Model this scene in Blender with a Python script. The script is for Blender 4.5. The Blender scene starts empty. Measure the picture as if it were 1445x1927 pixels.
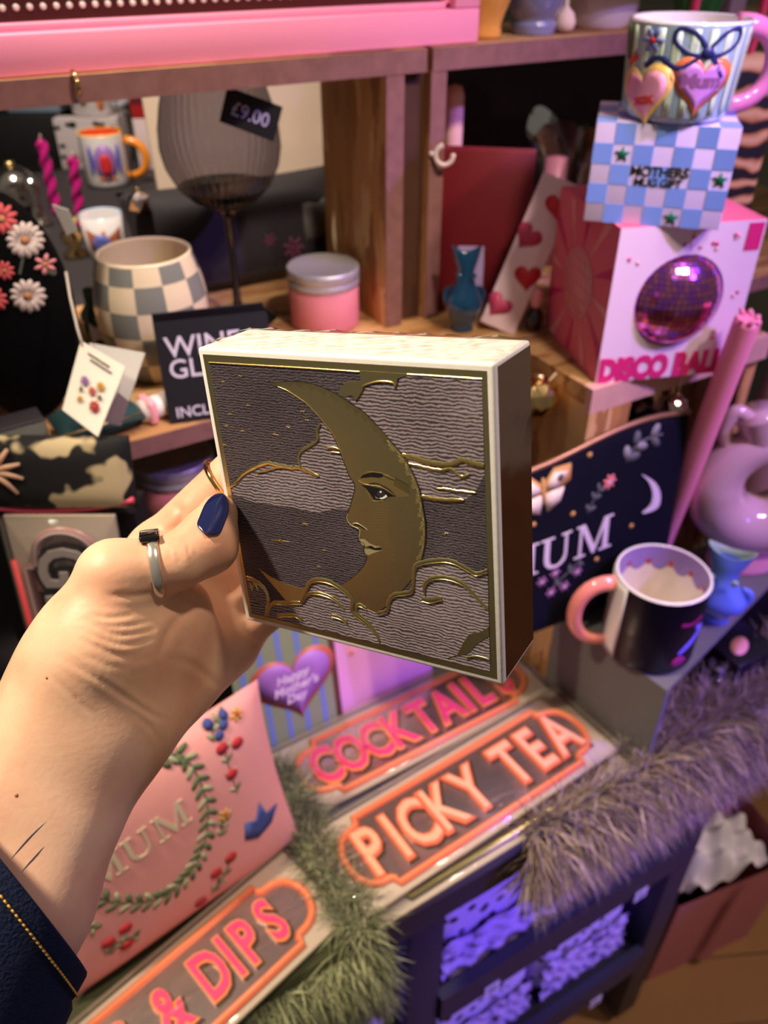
import bpy, bmesh, math, random
import numpy as np
from mathutils import Vector, Matrix, Euler
from mathutils.bvhtree import BVHTree
random.seed(7); RNG = np.random.default_rng(7)
S = bpy.context.scene
C = S.collection
PI = math.pi
def V(*a): return Vector(a)

# ------------------------------------------------------------------ camera
FPX, CX, CY = 1540.0, 722.5, 963.5
EYE = V(0, 0, 1.5)
pit, yaw = math.radians(36), math.radians(30)
HD = V(math.sin(yaw), math.cos(yaw), 0); RT = V(math.cos(yaw), -math.sin(yaw), 0)
FW = HD*math.cos(pit) - V(0, 0, 1)*math.sin(pit)
UP = HD*math.sin(pit) + V(0, 0, 1)*math.cos(pit)
CAMM = Matrix(((RT.x, UP.x, -FW.x, EYE.x), (RT.y, UP.y, -FW.y, EYE.y), (RT.z, UP.z, -FW.z, EYE.z), (0, 0, 0, 1)))
cam = bpy.data.cameras.new('camera'); co = bpy.data.objects.new('camera', cam); C.objects.link(co)
co.matrix_world = CAMM
cam.sensor_fit = 'VERTICAL'; cam.sensor_height = 36.0; cam.lens = FPX/1927*36.0
cam.clip_start = 0.01; cam.clip_end = 50
cam.dof.use_dof = True; cam.dof.focus_distance = 0.285; cam.dof.aperture_fstop = 11.0
S.camera = co

# ------------------------------------------------------------------ world, lamps, exposure
S.view_settings.view_transform = 'Standard'; S.view_settings.look = 'None'
S.view_settings.gamma = 1.0; S.view_settings.exposure = 0.0
w = bpy.data.worlds.new('shop_glow'); S.world = w; w.use_nodes = True
nt = w.node_tree; nt.nodes.clear()
tc = nt.nodes.new('ShaderNodeTexCoord'); sp = nt.nodes.new('ShaderNodeSeparateXYZ')
rp = nt.nodes.new('ShaderNodeValToRGB'); bg = nt.nodes.new('ShaderNodeBackground'); wo = nt.nodes.new('ShaderNodeOutputWorld')
mp = nt.nodes.new('ShaderNodeMapRange'); mp.inputs['From Min'].default_value = -1
nt.links.new(tc.outputs['Generated'], sp.inputs[0]); nt.links.new(sp.outputs['Z'], mp.inputs['Value'])
nt.links.new(mp.outputs[0], rp.inputs[0]); nt.links.new(rp.outputs[0], bg.inputs[0]); nt.links.new(bg.outputs[0], wo.inputs[0])
cr_ = rp.color_ramp; cr_.elements[0].color = (.09, .075, .065, 1); cr_.elements[1].color = (.30, .26, .23, 1)
e = cr_.elements.new(.5); e.color = (.21, .18, .155, 1)
bg.inputs[1].default_value = 0.62

def lamp(name, kind, loc, target, power, color, size=.1, angle=60, blend=.6):
    l = bpy.data.lights.new(name, kind); l.energy = power; l.color = color
    if kind == 'AREA': l.shape = 'DISK'; l.size = size
    else: l.shadow_soft_size = size
    if kind == 'SPOT': l.spot_size = math.radians(angle); l.spot_blend = blend
    o = bpy.data.objects.new(name, l); C.objects.link(o); o.location = loc
    o.rotation_euler = (Vector(target) - Vector(loc)).to_track_quat('-Z', 'Y').to_euler()
    return o
lamp('warm_spot', 'SPOT', (-.46, .62, 2.34), (.02, .20, 1.28), 118, (1, .83, .60), .05, 40, .8)
lamp('warm_spot_table', 'SPOT', (.58, .12, 2.6), (.16, .42, .8), 74, (1, .82, .60), .05, 30, 1.0)
lamp('warm_spot_shelf', 'SPOT', (.40, -.10, 2.1), (.30, .70, 1.22), 34, (1, .82, .68), .04, 42, .9)
lamp('violet_wash', 'SPOT', (1.25, -.25, 1.95), (.14, .24, 1.32), 11, (.55, .35, 1.0), .05, 30, 1.0)
lamp('pink_spot', 'SPOT', (.25, -.5, 2.35), (.2, .66, 1.46), 9, (1, .62, .74), .04, 26, .8)
lamp('warm_spot_back', 'SPOT', (.10, .58, 2.55), (.12, 1.05, 1.22), 130, (1, .84, .70), .05, 44, .8)
lamp('violet_spot', 'SPOT', (1.0, -.45, 2.15), (.57, .46, 1.2), 84, (.38, .20, 1.0), .03, 34, .8)
lamp('violet_spot_low', 'SPOT', (.95, -.65, 1.35), (.52, .36, .62), 90, (.20, .08, 1.0), .03, 36, .8)
lamp('rose_spot', 'SPOT', (.75, -.4, 2.4), (.60, .44, 1.14), 52, (1, .74, .62), .04, 40, .9)
lamp('warm_spot_floor', 'SPOT', (1.35, -.35, 2.3), (.92, .12, .0), 60, (1, .76, .56), .05, 36, .9)

# ------------------------------------------------------------------ pixel of the photo -> point in the place
def sight(px, py): return FW + RT*((px - CX)/FPX) + UP*((CY - py)/FPX)
def at(px, py, d): return EYE + sight(px, py)*d
def on(px, py, z): r = sight(px, py); return EYE + r*((z - 1.5)/r.z)
def aty(px, py, y): r = sight(px, py); return EYE + r*(y/r.y)
def zabove(px, py, p):
    r = sight(px, py); f = (p - EYE).dot(HD)/r.dot(HD); return (EYE + r*f).z

# ------------------------------------------------------------------ materials
def lin(c): return tuple(((x/255 + .055)/1.055)**2.4 if x > 10 else x/255/12.92 for x in c) + (1,)
_M = {}
def mat(name, col=(200, 200, 200), rough=.5, metal=0, var=0, vs=40, bump=0, bs=200, spec=.5, trans=0, emit=0, coat=0, sss=0, sheen=0, ior=1.45):
    if name in _M: return _M[name]
    m = bpy.data.materials.new(name); m.use_nodes = True; _M[name] = m
    n = m.node_tree.nodes; L = m.node_tree.links; p = n['Principled BSDF']
    c = lin(col); p.inputs['Base Color'].default_value = c; p.inputs['Roughness'].default_value = rough
    p.inputs['Metallic'].default_value = metal; p.inputs['Specular IOR Level'].default_value = spec
    p.inputs['Transmission Weight'].default_value = trans; p.inputs['Coat Weight'].default_value = coat
    p.inputs['Coat Roughness'].default_value = .06; p.inputs['IOR'].default_value = ior
    p.inputs['Sheen Weight'].default_value = sheen
    if sss:
        p.inputs['Subsurface Weight'].default_value = sss; p.inputs['Subsurface Radius'].default_value = (1, .35, .2); p.inputs['Subsurface Scale'].default_value = .004
    if emit: p.inputs['Emission Color'].default_value = c; p.inputs['Emission Strength'].default_value = emit
    t = n.new('ShaderNodeTexCoord')
    if var:
        no = n.new('ShaderNodeTexNoise'); no.inputs['Scale'].default_value = vs; no.inputs['Detail'].default_value = 4
        L.new(t.outputs['Object'], no.inputs['Vector'])
        mx = n.new('ShaderNodeMix'); mx.data_type = 'RGBA'; L.new(no.outputs['Fac'], mx.inputs['Factor'])
        mx.inputs['A'].default_value = tuple(x*(1 - var) for x in c[:3]) + (1,)
        mx.inputs['B'].default_value = tuple(min(1, x*(1 + var)) for x in c[:3]) + (1,)
        L.new(mx.outputs['Result'], p.inputs['Base Color'])
    if bump:
        nb = n.new('ShaderNodeTexNoise'); nb.inputs['Scale'].default_value = bs; nb.inputs['Detail'].default_value = 3
        L.new(t.outputs['Object'], nb.inputs['Vector'])
        b = n.new('ShaderNodeBump'); b.inputs['Strength'].default_value = bump; b.inputs['Distance'].default_value = .001
        L.new(nb.outputs['Fac'], b.inputs['Height']); L.new(b.outputs[0], p.inputs['Normal'])
    return m
def pr(m): return m.node_tree.nodes['Principled BSDF'], m.node_tree.nodes, m.node_tree.links
def ramp(n, stops, interp='LINEAR'):
    r = n.new('ShaderNodeValToRGB'); r.color_ramp.interpolation = interp
    e = r.color_ramp.elements; e[0].position, e[0].color = stops[0][0], lin(stops[0][1]); e[1].position, e[1].color = stops[-1][0], lin(stops[-1][1])
    for s, c in stops[1:-1]: x = e.new(s); x.color = lin(c)
    return r
def mapped(m, scale, rot=(0, 0, 0)):
    p, n, L = pr(m); t = n.new('ShaderNodeTexCoord'); k = n.new('ShaderNodeMapping')
    k.inputs['Scale'].default_value = scale; k.inputs['Rotation'].default_value = rot; L.new(t.outputs['Object'], k.inputs[0]); return k
def osb(name, axis, dark=1.0):
    if name in _M: return _M[name]
    m = mat(name, (190, 140, 85), .75); p, n, L = pr(m)
    sc = [75, 75, 75]; sc[axis] = 16
    k = mapped(m, sc); v = n.new('ShaderNodeTexVoronoi'); v.inputs['Scale'].default_value = 1.0; v.inputs['Randomness'].default_value = 1
    no = n.new('ShaderNodeTexNoise'); no.inputs['Scale'].default_value = 2.2; no.inputs['Detail'].default_value = 6
    ad = n.new('ShaderNodeVectorMath'); ad.operation = 'ADD'; L.new(k.outputs[0], no.inputs[0]); L.new(k.outputs[0], ad.inputs[0]); L.new(no.outputs['Color'], ad.inputs[1])
    L.new(ad.outputs[0], v.inputs['Vector'])
    se = n.new('ShaderNodeSeparateColor'); L.new(v.outputs['Color'], se.inputs[0])
    d = lambda c: tuple(x*dark for x in c)
    r = ramp(n, [(0, d((142, 94, 54))), (.3, d((176, 124, 72))), (.7, d((196, 148, 94))), (1, d((212, 174, 124)))]); L.new(se.outputs[0], r.inputs[0]); L.new(r.outputs[0], p.inputs['Base Color'])
    b = n.new('ShaderNodeBump'); b.inputs['Strength'].default_value = .3; b.inputs['Distance'].default_value = .002; L.new(no.outputs[0], b.inputs['Height']); L.new(b.outputs[0], p.inputs['Normal'])
    return m
def clear(name, tint=(235, 235, 235), gloss=.12, rough=.03, edge=.6):
    """clear film or smoked glass: straight-through light plus a mirror sheen"""
    if name in _M: return _M[name]
    m = bpy.data.materials.new(name); m.use_nodes = True; _M[name] = m; n = m.node_tree.nodes; L = m.node_tree.links; n.clear()
    o = n.new('ShaderNodeOutputMaterial'); a = n.new('ShaderNodeBsdfTransparent'); g = n.new('ShaderNodeBsdfGlossy'); x = n.new('ShaderNodeMixShader'); lw = n.new('ShaderNodeLayerWeight')
    a.inputs[0].default_value = lin(tint); g.inputs['Roughness'].default_value = rough; lw.inputs[0].default_value = .35
    mr = n.new('ShaderNodeMapRange'); mr.inputs['To Min'].default_value = gloss; mr.inputs['To Max'].default_value = edge
    L.new(lw.outputs['Fresnel'], mr.inputs[0]); L.new(mr.outputs[0], x.inputs[0]); L.new(a.outputs[0], x.inputs[1]); L.new(g.outputs[0], x.inputs[2]); L.new(x.outputs[0], o.inputs[0])
    return m

# ------------------------------------------------------------------ mesh builder
def crom(pts, n=6, closed=False):
    pts = [tuple(p) for p in pts]; N = len(pts); out = []
    rng = range(N if closed else N - 1)
    for i in rng:
        g = lambda j: np.array(pts[j % N] if closed else pts[max(0, min(N - 1, j))], float)
        a, b, c, d = g(i-1), g(i), g(i+1), g(i+2)
        for k in range(n):
            t = k/n; out.append(tuple(.5*((2*b) + (c-a)*t + (2*a-5*b+4*c-d)*t*t + (3*b-a-3*c+d)*t**3)))
    if not closed: out.append(pts[-1])
    return out
def circ(cx, cy, rx, ry=None, n=20, a0=0, rot=0):
    ry = rx if ry is None else ry; o = []
    for i in range(n):
        a = a0 + 2*PI*i/n; x, y = rx*math.cos(a), ry*math.sin(a)
        o.append((cx + x*math.cos(rot) - y*math.sin(rot), cy + x*math.sin(rot) + y*math.cos(rot)))
    return o
def heart(cx, cy, s, rot=0, n=36):
    o = []
    for i in range(n):
        t = 2*PI*i/n; x = 16*math.sin(t)**3; y = 13*math.cos(t) - 5*math.cos(2*t) - 2*math.cos(3*t) - math.cos(4*t) + 2
        x *= s/32; y *= s/32
        o.append((cx + x*math.cos(rot) - y*math.sin(rot), cy + x*math.sin(rot) + y*math.cos(rot)))
    return o
def star(cx, cy, r, k=5, inner=.42, a0=PI/2):
    return [(cx + (r if i % 2 == 0 else r*inner)*math.cos(a0 + PI*i/k), cy + (r if i % 2 == 0 else r*inner)*math.sin(a0 + PI*i/k)) for i in range(2*k)]
flat = lambda x, y, h=0: V(x, y, h)
def front(y0=0): return lambda x, y, h=0: V(x, y0 - h, y)         # drawing on a face that looks along -y
def side(x0=0, s=-1): return lambda x, y, h=0: V(x0 + s*h, x*-s, y)  # drawing on a face that looks along s*x
def onround(R, a0=-PI/2, sl=0): return lambda x, y, h=0: V((R + sl*y + h)*math.cos(a0 + x/R), (R + sl*y + h)*math.sin(a0 + x/R), y)
_TX = {}
class B:
    def __init__(s): s.v = []; s.f = []; s.m = []; s.mats = []; s.sm = []
    def mi(s, m):
        if m not in s.mats: s.mats.append(m)
        return s.mats.index(m)
    def add(s, vs, fs, m, M=None, smooth=False):
        k = len(s.v); s.v += [tuple(M @ Vector(p)) if M else tuple(p) for p in vs]
        s.f += [tuple(i + k for i in f) for f in fs]; s.m += [s.mi(m)]*len(fs); s.sm += [smooth]*len(fs); return s
    def bm(s, b, m, M=None, smooth=False):
        b.verts.index_update(); return s.add([v.co for v in b.verts], [[v.index for v in f.verts] for f in b.faces], m, M, smooth)
    def box(s, sx, sy, sz, c=(0, 0, 0), m=None, bev=0, seg=2, M=None):
        b = bmesh.new(); bmesh.ops.create_cube(b, size=1, matrix=Matrix.Translation(c) @ Matrix.Diagonal((sx, sy, sz, 1)))
        if bev: bmesh.ops.bevel(b, geom=b.edges[:], offset=bev, segments=seg, affect='EDGES', profile=.5)
        s.bm(b, m, M, bool(bev)); b.free(); return s
    def lathe(s, prof, m, n=40, M=None, cap=True, rib=0, nrib=0, mfun=None, smooth=True):
        vs = []; P = len(prof)
        for r, z in prof:
            for i in range(n):
                a = 2*PI*i/n; q = r*(1 + rib*math.cos(nrib*a)) if rib else r
                vs.append((q*math.cos(a), q*math.sin(a), z))
        for j in range(P - 1):
            for i in range(n):
                f = [(j*n + i, j*n + (i+1) % n, (j+1)*n + (i+1) % n, (j+1)*n + i)]
                if j == 0 and i == 0: k0 = len(s.v); s.v += [tuple(M @ Vector(p)) if M else p for p in vs]
                s.f += [tuple(x + k0 for x in f[0])]; s.m.append(s.mi(mfun(i, j) if mfun else m)); s.sm.append(smooth)
        if cap:
            for j in ((0,) if cap == 'b' else (0, P - 1)):
                if prof[j][0] > 1e-5: s.f.append(tuple(k0 + j*n + i for i in range(n))); s.m.append(s.mi(m)); s.sm.append(False)
        return s
    def tube(s, path, r, m, n=10, closed=False, M=None, sy=1):
        P = [Vector(p) for p in path]; N = len(P); vs = []; fs = []; up = None
        for i in range(N):
            t = (P[(i+1) % N] - P[i-1]) if closed else (P[min(i+1, N-1)] - P[max(i-1, 0)])
            t.normalize()
            if up is None: up = t.orthogonal().normalized()
            up = (up - t*up.dot(t)).normalized(); q = t.cross(up)
            ri = r[i] if hasattr(r, '__len__') else r
            for k in range(n): a = 2*PI*k/n; vs.append(P[i] + up*(ri*math.cos(a)) + q*(ri*sy*math.sin(a)))
        for i in range(N if closed else N - 1):
            for k in range(n): fs.append((i*n + k, i*n + (k+1) % n, ((i+1) % N)*n + (k+1) % n, ((i+1) % N)*n + k))
        if not closed: fs += [tuple(range(n)), tuple((N-1)*n + k for k in range(n))]
        return s.add(vs, fs, m, M, True)
    def prism(s, poly, z0, z1, m, M=None, fm=None):
        n = len(poly); f = fm or (lambda x, y, h: V(x, y, h))
        vs = [f(x, y, z0) for x, y in poly] + [f(x, y, z1) for x, y in poly]
        return s.add(vs, [tuple(range(n)), tuple(range(2*n - 1, n - 1, -1))] + [(i, (i+1) % n, n + (i+1) % n, n + i) for i in range(n)], m, M)
    def decal(s, poly, fm, m, h=.0006, rings=3, c=None, M=None, dome=0):
        n = len(poly); c = c or (sum(p[0] for p in poly)/n, sum(p[1] for p in poly)/n); vs = [fm(x, y, 0) for x, y in poly]; fs = []
        for k in range(rings):
            t = 1 - k/rings; vs += [fm(c[0] + (x - c[0])*t, c[1] + (y - c[1])*t, h + dome*(1 - t*t)) for x, y in poly]
        vs.append(fm(c[0], c[1], h + dome))
        for k in range(rings): fs += [(k*n + i, k*n + (i+1) % n, (k+1)*n + (i+1) % n, (k+1)*n + i) for i in range(n)]
        fs += [(rings*n + i, rings*n + (i+1) % n, len(vs) - 1) for i in range(n)]
        return s.add(vs, fs, m, M, True)
    def line(s, pts, wd, fm, m, h=.0004, M=None, closed=False):
        """a raised ribbon with a ridge along its middle"""
        P = [np.array(p[:2], float) for p in pts]; N = len(P); vs = []; fs = []
        for i in range(N):
            t = (P[(i+1) % N] - P[i-1]) if closed else (P[min(i+1, N-1)] - P[max(i-1, 0)])
            t = t/(np.linalg.norm(t) + 1e-12); nn = np.array((-t[1], t[0])); q = (wd[i] if hasattr(wd, '__len__') else wd)/2
            for k, hh in ((-1, 0), (-.55, h), (.55, h), (1, 0)): p = P[i] + nn*q*k; vs.append(fm(p[0], p[1], hh))
        for i in range(N if closed else N - 1):
            j = (i+1) % N
            for k in range(3): fs.append((i*4 + k, i*4 + k + 1, j*4 + k + 1, j*4 + k))
        return s.add(vs, fs, m, M, True)
    def text(s, body, size, m, fm=flat, h0=0, h1=.001, off=0, xs=1.0, center=True, M=None, sp=1.0, rot=0, at=(0, 0), slant=0):
        key = (body, off, sp)
        if key not in _TX:
            cu = bpy.data.curves.new('t', 'FONT'); cu.body = body; cu.size = 1; cu.offset = off; cu.resolution_u = 3; cu.space_character = sp
            ob = bpy.data.objects.new('t', cu); C.objects.link(ob); dg = bpy.context.evaluated_depsgraph_get()
            me = bpy.data.meshes.new_from_object(ob.evaluated_get(dg)); b = bmesh.new(); b.from_mesh(me); bmesh.ops.remove_doubles(b, verts=b.verts, dist=1e-5)
            b.verts.index_update(); vv = [(v.co.x, v.co.y) for v in b.verts]; ff = [[v.index for v in f.verts] for f in b.faces]; bd = [(e.verts[0].index, e.verts[1].index) for e in b.edges if len(e.link_faces) == 1]
            b.free(); C.objects.unlink(ob); bpy.data.objects.remove(ob); bpy.data.meshes.remove(me); bpy.data.curves.remove(cu); _TX[key] = (vv, ff, bd)
        vv, ff, bd = _TX[key]
        if not vv: return s
        xx = [p[0] for p in vv]; yy = [p[1] for p in vv]; cx = (min(xx) + max(xx))/2 if center else 0; cy = (.35 if center else 0)
        def tr(p):
            x = (p[0] - cx)*size*xs + slant*(p[1] - cy)*size; y = (p[1] - cy)*size
            return x*math.cos(rot) - y*math.sin(rot) + at[0], x*math.sin(rot) + y*math.cos(rot) + at[1]
        n = len(vv); T = [tr(p) for p in vv]
        vs = [fm(x, y, h1) for x, y in T] + [fm(x, y, h0) for x, y in T]
        return s.add(vs, [tuple(f) for f in ff] + [(a, b_, n + b_, n + a) for a, b_ in bd], m, M)
    def build(s, name, parent=None, loc=None, M=None, fix=True):
        me = bpy.data.meshes.new(name); me.from_pydata(s.v, [], s.f)
        for m in s.mats: me.materials.append(m)
        me.polygons.foreach_set('material_index', s.m); me.polygons.foreach_set('use_smooth', s.sm); me.update()
        if fix:
            b = bmesh.new(); b.from_mesh(me); bmesh.ops.recalc_face_normals(b, faces=b.faces[:]); b.to_mesh(me); b.free()
        o = bpy.data.objects.new(name, me); C.objects.link(o)
        if parent: o.parent = parent
        if M: o.matrix_local = M
        if loc: o.location = loc
        return o
def tag(o, label=None, cat=None, group=None, kind=None):
    if label: o['label'] = label
    if cat: o['category'] = cat
    if group: o['group'] = group
    if kind: o['kind'] = kind
    return o
def thing(name, label, cat, loc=(0, 0, 0), rz=0, tilt=0, roll=0, group=None, M=None):
    o = bpy.data.objects.new(name, None); C.objects.link(o); o.empty_display_size = .02
    if M is None: M = Matrix.Translation(loc) @ Matrix.Rotation(rz, 4, 'Z') @ Matrix.Rotation(tilt, 4, 'X') @ Matrix.Rotation(roll, 4, 'Y')
    o.matrix_world = M
    return tag(o, label, cat, group)
def facing(p): return -yaw                                            # turn that squares a thing up to the viewer
R_ = math.radians
SH, TB, BL = 1.169, .80, .92                                          # heights: display shelf, table top, grey riser block
# ================================================================== setting
mfloor = mat('floor_boards', (150, 104, 66), .55)
p, n, L = pr(mfloor); k = mapped(mfloor, (1, 1, 1), (0, 0, R_(25))); br = n.new('ShaderNodeTexBrick'); br.inputs['Scale'].default_value = 1; br.inputs['Brick Width'].default_value = .9; br.inputs['Row Height'].default_value = .11; br.inputs['Mortar Size'].default_value = .002
br.inputs['Color1'].default_value = lin((158, 112, 70)); br.inputs['Color2'].default_value = lin((140, 96, 60)); br.inputs['Mortar'].default_value = lin((90, 60, 38)); L.new(k.outputs[0], br.inputs[0]); L.new(br.outputs[0], p.inputs['Base Color'])
o = B().box(5, 4.4, .05, (.6, .0, -.025), mfloor).build('floor'); tag(o, kind='structure')
mwall = mat('olive_wall', (112, 114, 98), .6, var=.15, vs=3)
o = B().box(5, .06, 3.0, (.6, 1.72, 1.5), mwall).build('wall_back'); tag(o, kind='structure')
mlines = mat('grout', (120, 118, 112), .7)
o = B()
for i in range(8): o.box(.004, .004, 2.4, (.7 + i*.16, 1.688, 1.6), mlines)
for i in range(12): o.box(1.6, .004, .004, (1.2, 1.688, 1.1 + i*.12), mlines)
o = o.build('trim_1'); tag(o, kind='structure')

# ---- chipboard shelving
OSBX, OSBY, OSBZ = osb('chipboard_along', 0, .92), osb('chipboard_deep', 1), osb('chipboard_upright', 2)
EDGE = mat('chipboard_edge', (128, 88, 84), .8, var=.35, vs=90)
DARKW = mat('dark_stained_wood', (70, 42, 26), .6, var=.3, vs=30)
t = thing('shelf_unit', 'rough chipboard shelving with an upright post between the wine glass and the dark red book', 'shelf')
B().box(1.12, .135, .018, (-.135, .7315, 1.402), OSBX).box(1.12, .0012, .0178, (-.135, .6635, 1.402), EDGE).build('top_board', t)
B().box(.018, .125, .224, (.394, .7265, 1.281), OSBZ).box(.0178, .0012, .223, (.394, .6635, 1.281), EDGE).build('side_board', t)
B().box(.026, .10, .224, (.417, .724, 1.281), DARKW).build('dark_filler', t)
B().box(1.85, .60, .016, (.225, 1.176, SH - .0085), mat('dark_back_board', (46, 42, 44), .7)).build('back_board', t)
B().box(1.85, .30, .016, (.225, .725, SH - .008), OSBX).box(1.85, .0012, .0158, (.225, .5745, SH - .008), EDGE).build('bottom_board', t)
B().box(.016, .8, .36, (-.69, 1.0, .973), OSBZ).build('support_board', t)
B().box(.85, .135, .018, (.856, .7315, 1.402), OSBX).box(.85, .0012, .0178, (.856, .6635, 1.402), EDGE).build('top_board', t)
B().box(.016, .16, .224, (.438, .744, 1.281), OSBZ).box(.0158, .0012, .223, (.438, .6635, 1.281), EDGE).build('side_board', t)
# crate under the disco ball box
t = thing('wooden_crate', 'orange chipboard crate standing under the pink disco ball box', 'crate', (.589, .519, TB))
cw, cd, ch = .230, .104, SH - TB
B().box(cw, cd, .018, (0, 0, ch - .009), OSBX).build('top_panel', t)
B().box(.016, cd, ch - .018, (-cw/2 + .008, 0, (ch - .018)/2), OSBZ).build('side_panel', t)
B().box(.016, cd, ch - .018, (cw/2 - .008, 0, (ch - .018)/2), OSBZ).build('side_panel', t)
B().box(cw - .032, .01, ch - .018, (0, cd/2 - .005, (ch - .018)/2), OSBX).build('back_panel', t)
PK = mat('pinkish_board', (196, 150, 140), .7, var=.2, vs=40)
fr = B(); fr.box(cw, .008, .024, (0, -cd/2 - .004, ch - .012), PK).box(.050, .008, ch - .024, (-cw/2 + .025, -cd/2 - .004, (ch - .024)/2), OSBZ)
fr.build('front_panel', t)
mgold = mat('gold_foil_crumple', (215, 190, 130), .3, 1, bump=.8, bs=60)
g = B(); b = bmesh.new(); bmesh.ops.create_icosphere(b, subdivisions=4, radius=1)
for v in b.verts: v.co *= 1 + .25*math.sin(9*v.co.x + 3*v.co.z)*math.cos(7*v.co.y)
g.bm(b, mgold, Matrix.Translation((.60, .505, 1.120)) @ Matrix.Diagonal((.032, .022, .024, 1)), True); b.free()
g.box(.05, .05, .29, (.60, .515, TB + .149), mat('black_card', (22, 20, 24), .6))
o_ = B().box(.62, .004, .222, (0, 0, .111), mat('plum_cloth', (34, 20, 26), .85, bump=.3, bs=30)).build('dark_board', None, (.82, .95, SH)); tag(o_, 'dark plum backing board behind the clear glass vase', 'board')
tag(g.build('crumpled_ornament'), 'crumpled pale gold ornament inside the crate opening behind the navy pouch', 'ornament')

# ---- table / display unit
NAVY = mat('navy_paint', (38, 38, 56), .45, var=.12, vs=14); GREYP = mat('grey_paint', (84, 84, 88), .5, var=.1, vs=20)
t = thing('display_table', 'dark navy display table with open cubbies below the fur throws', 'table', (0, 0, 0))
B().box(2.3, .62, .022, (.45, .625, TB - .011), GREYP, .003).build('table_top', t)
B().box(2.3, .02, .05, (.45, .332, TB - .047), NAVY).build('front_rail', t)
B().box(2.3, .02, .76, (.45, .92, .40), NAVY).build('back_panel', t)
B().box(.62, .02, .17, (.99, .345, .69), NAVY).build('front_panel', t)
for x in (.240, .655): B().box(.042, .58, .75, (x, .62, .40), NAVY, .002).build('divider', t)
B().box(.04, .58, .75, (-.55, .62, .40), NAVY, .002).build('divider', t)
for z in (.51, .235): B().box(.373, .57, .016, (.4475, .625, z), NAVY).box(.373, .014, .055, (.4475, .331, z), NAVY).build('cubby_shelf', t)
B().box(.75, .57, .016, (-.16, .625, .42), NAVY).build('cubby_shelf', t)
LBL = mat('label_card', (225, 222, 228), .5); INK = mat('black_ink', (18, 16, 18), .6)
for px, py in ((925, 1860), (1205, 1683), (1120, 1885)):
    q = aty(px, py, .323)
    bb = B().box(.021, .0012, .021, (0, 0, 0), LBL)
    for i in range(3): bb.box(.012, .0014, .0016, (0, -.0002, .005 - i*.005), INK)
    bb.build('price_label', t, (q.x, .3225, q.z))

# ---- grey riser block
a = on(1040, 1143, BL); b_ = on(1255, 1300, BL)
bx = (b_ - a).normalized(); ang = math.atan2(-bx.x, bx.y) # left face runs along this
Lb = (b_ - a).length
t0 = math.atan2((a - b_).x, (a - b_).y)
t = thing('riser_stand', 'dark grey open riser stand on the fur, under the navy mug', 'riser', (b_.x, b_.y, BL))
RSM = mat('riser_paint', (98, 98, 96), .55, var=.08, vs=30); hh_ = BL - TB - .001
ra_ = V(a.x - b_.x, .452 - b_.y, 0); rb_ = V(.33, .085, 0)
B().prism([(0, 0), (rb_.x, rb_.y), (ra_.x + .35, ra_.y), (ra_.x, ra_.y)], -.006, 0, RSM).build('top_panel', t)
for p0_, p1_ in ((V(0, 0, 0), ra_), (rb_ + V(-.006, 0, 0), ra_ + V(.344, 0, 0))): B().prism([(p0_.x, p0_.y), (p0_.x + .006, p0_.y), (p1_.x + .006, p1_.y), (p1_.x, p1_.y)], -hh_, -.006, RSM).build('side_panel', t)

# ================================================================== fur
def fur(name, pts, nrm, length, tone_cols, parent, width=.0015, lean=(0, 0, 0), spread=.55, droop=.5):
    N = len(pts); pts = np.asarray(pts); nrm = np.asarray(nrm)
    d = nrm + RNG.normal(0, spread, (N, 3)) + np.asarray(lean); d /= np.linalg.norm(d, axis=1)[:, None]
    ln = length*RNG.uniform(.55, 1.15, (N, 1)); sd = np.cross(d, RNG.normal(0, 1, (N, 3))); sd /= np.linalg.norm(sd, axis=1)[:, None] + 1e-9
    sd *= width/2; mid = pts + d*ln*.5; d2 = d + np.array((0, 0, -droop)); d2 /= np.linalg.norm(d2, axis=1)[:, None]; tip = mid + d2*ln*.5
    vs = np.stack([pts - sd, pts + sd, mid + sd*.8, mid - sd*.8, tip], 1).reshape(-1, 3)
    i = np.arange(N)*5; fs = [(a, a+1, a+2, a+3) for a in i] + [(a+3, a+2, a+4) for a in i]
    me = bpy.data.meshes.new(name); me.from_pydata(vs.tolist(), [], fs)
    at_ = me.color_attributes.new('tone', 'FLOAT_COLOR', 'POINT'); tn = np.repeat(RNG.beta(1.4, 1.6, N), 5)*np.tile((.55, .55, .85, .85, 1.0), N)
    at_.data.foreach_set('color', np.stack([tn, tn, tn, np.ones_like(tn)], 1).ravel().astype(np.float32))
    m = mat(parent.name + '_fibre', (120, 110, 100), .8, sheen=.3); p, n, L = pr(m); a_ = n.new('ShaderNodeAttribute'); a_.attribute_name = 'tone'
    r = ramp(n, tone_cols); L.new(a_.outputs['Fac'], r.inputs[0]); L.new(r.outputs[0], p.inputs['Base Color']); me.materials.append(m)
    o = bpy.data.objects.new(name, me); C.objects.link(o); o.parent = parent; o['kind'] = 'stuff'; return o
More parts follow.
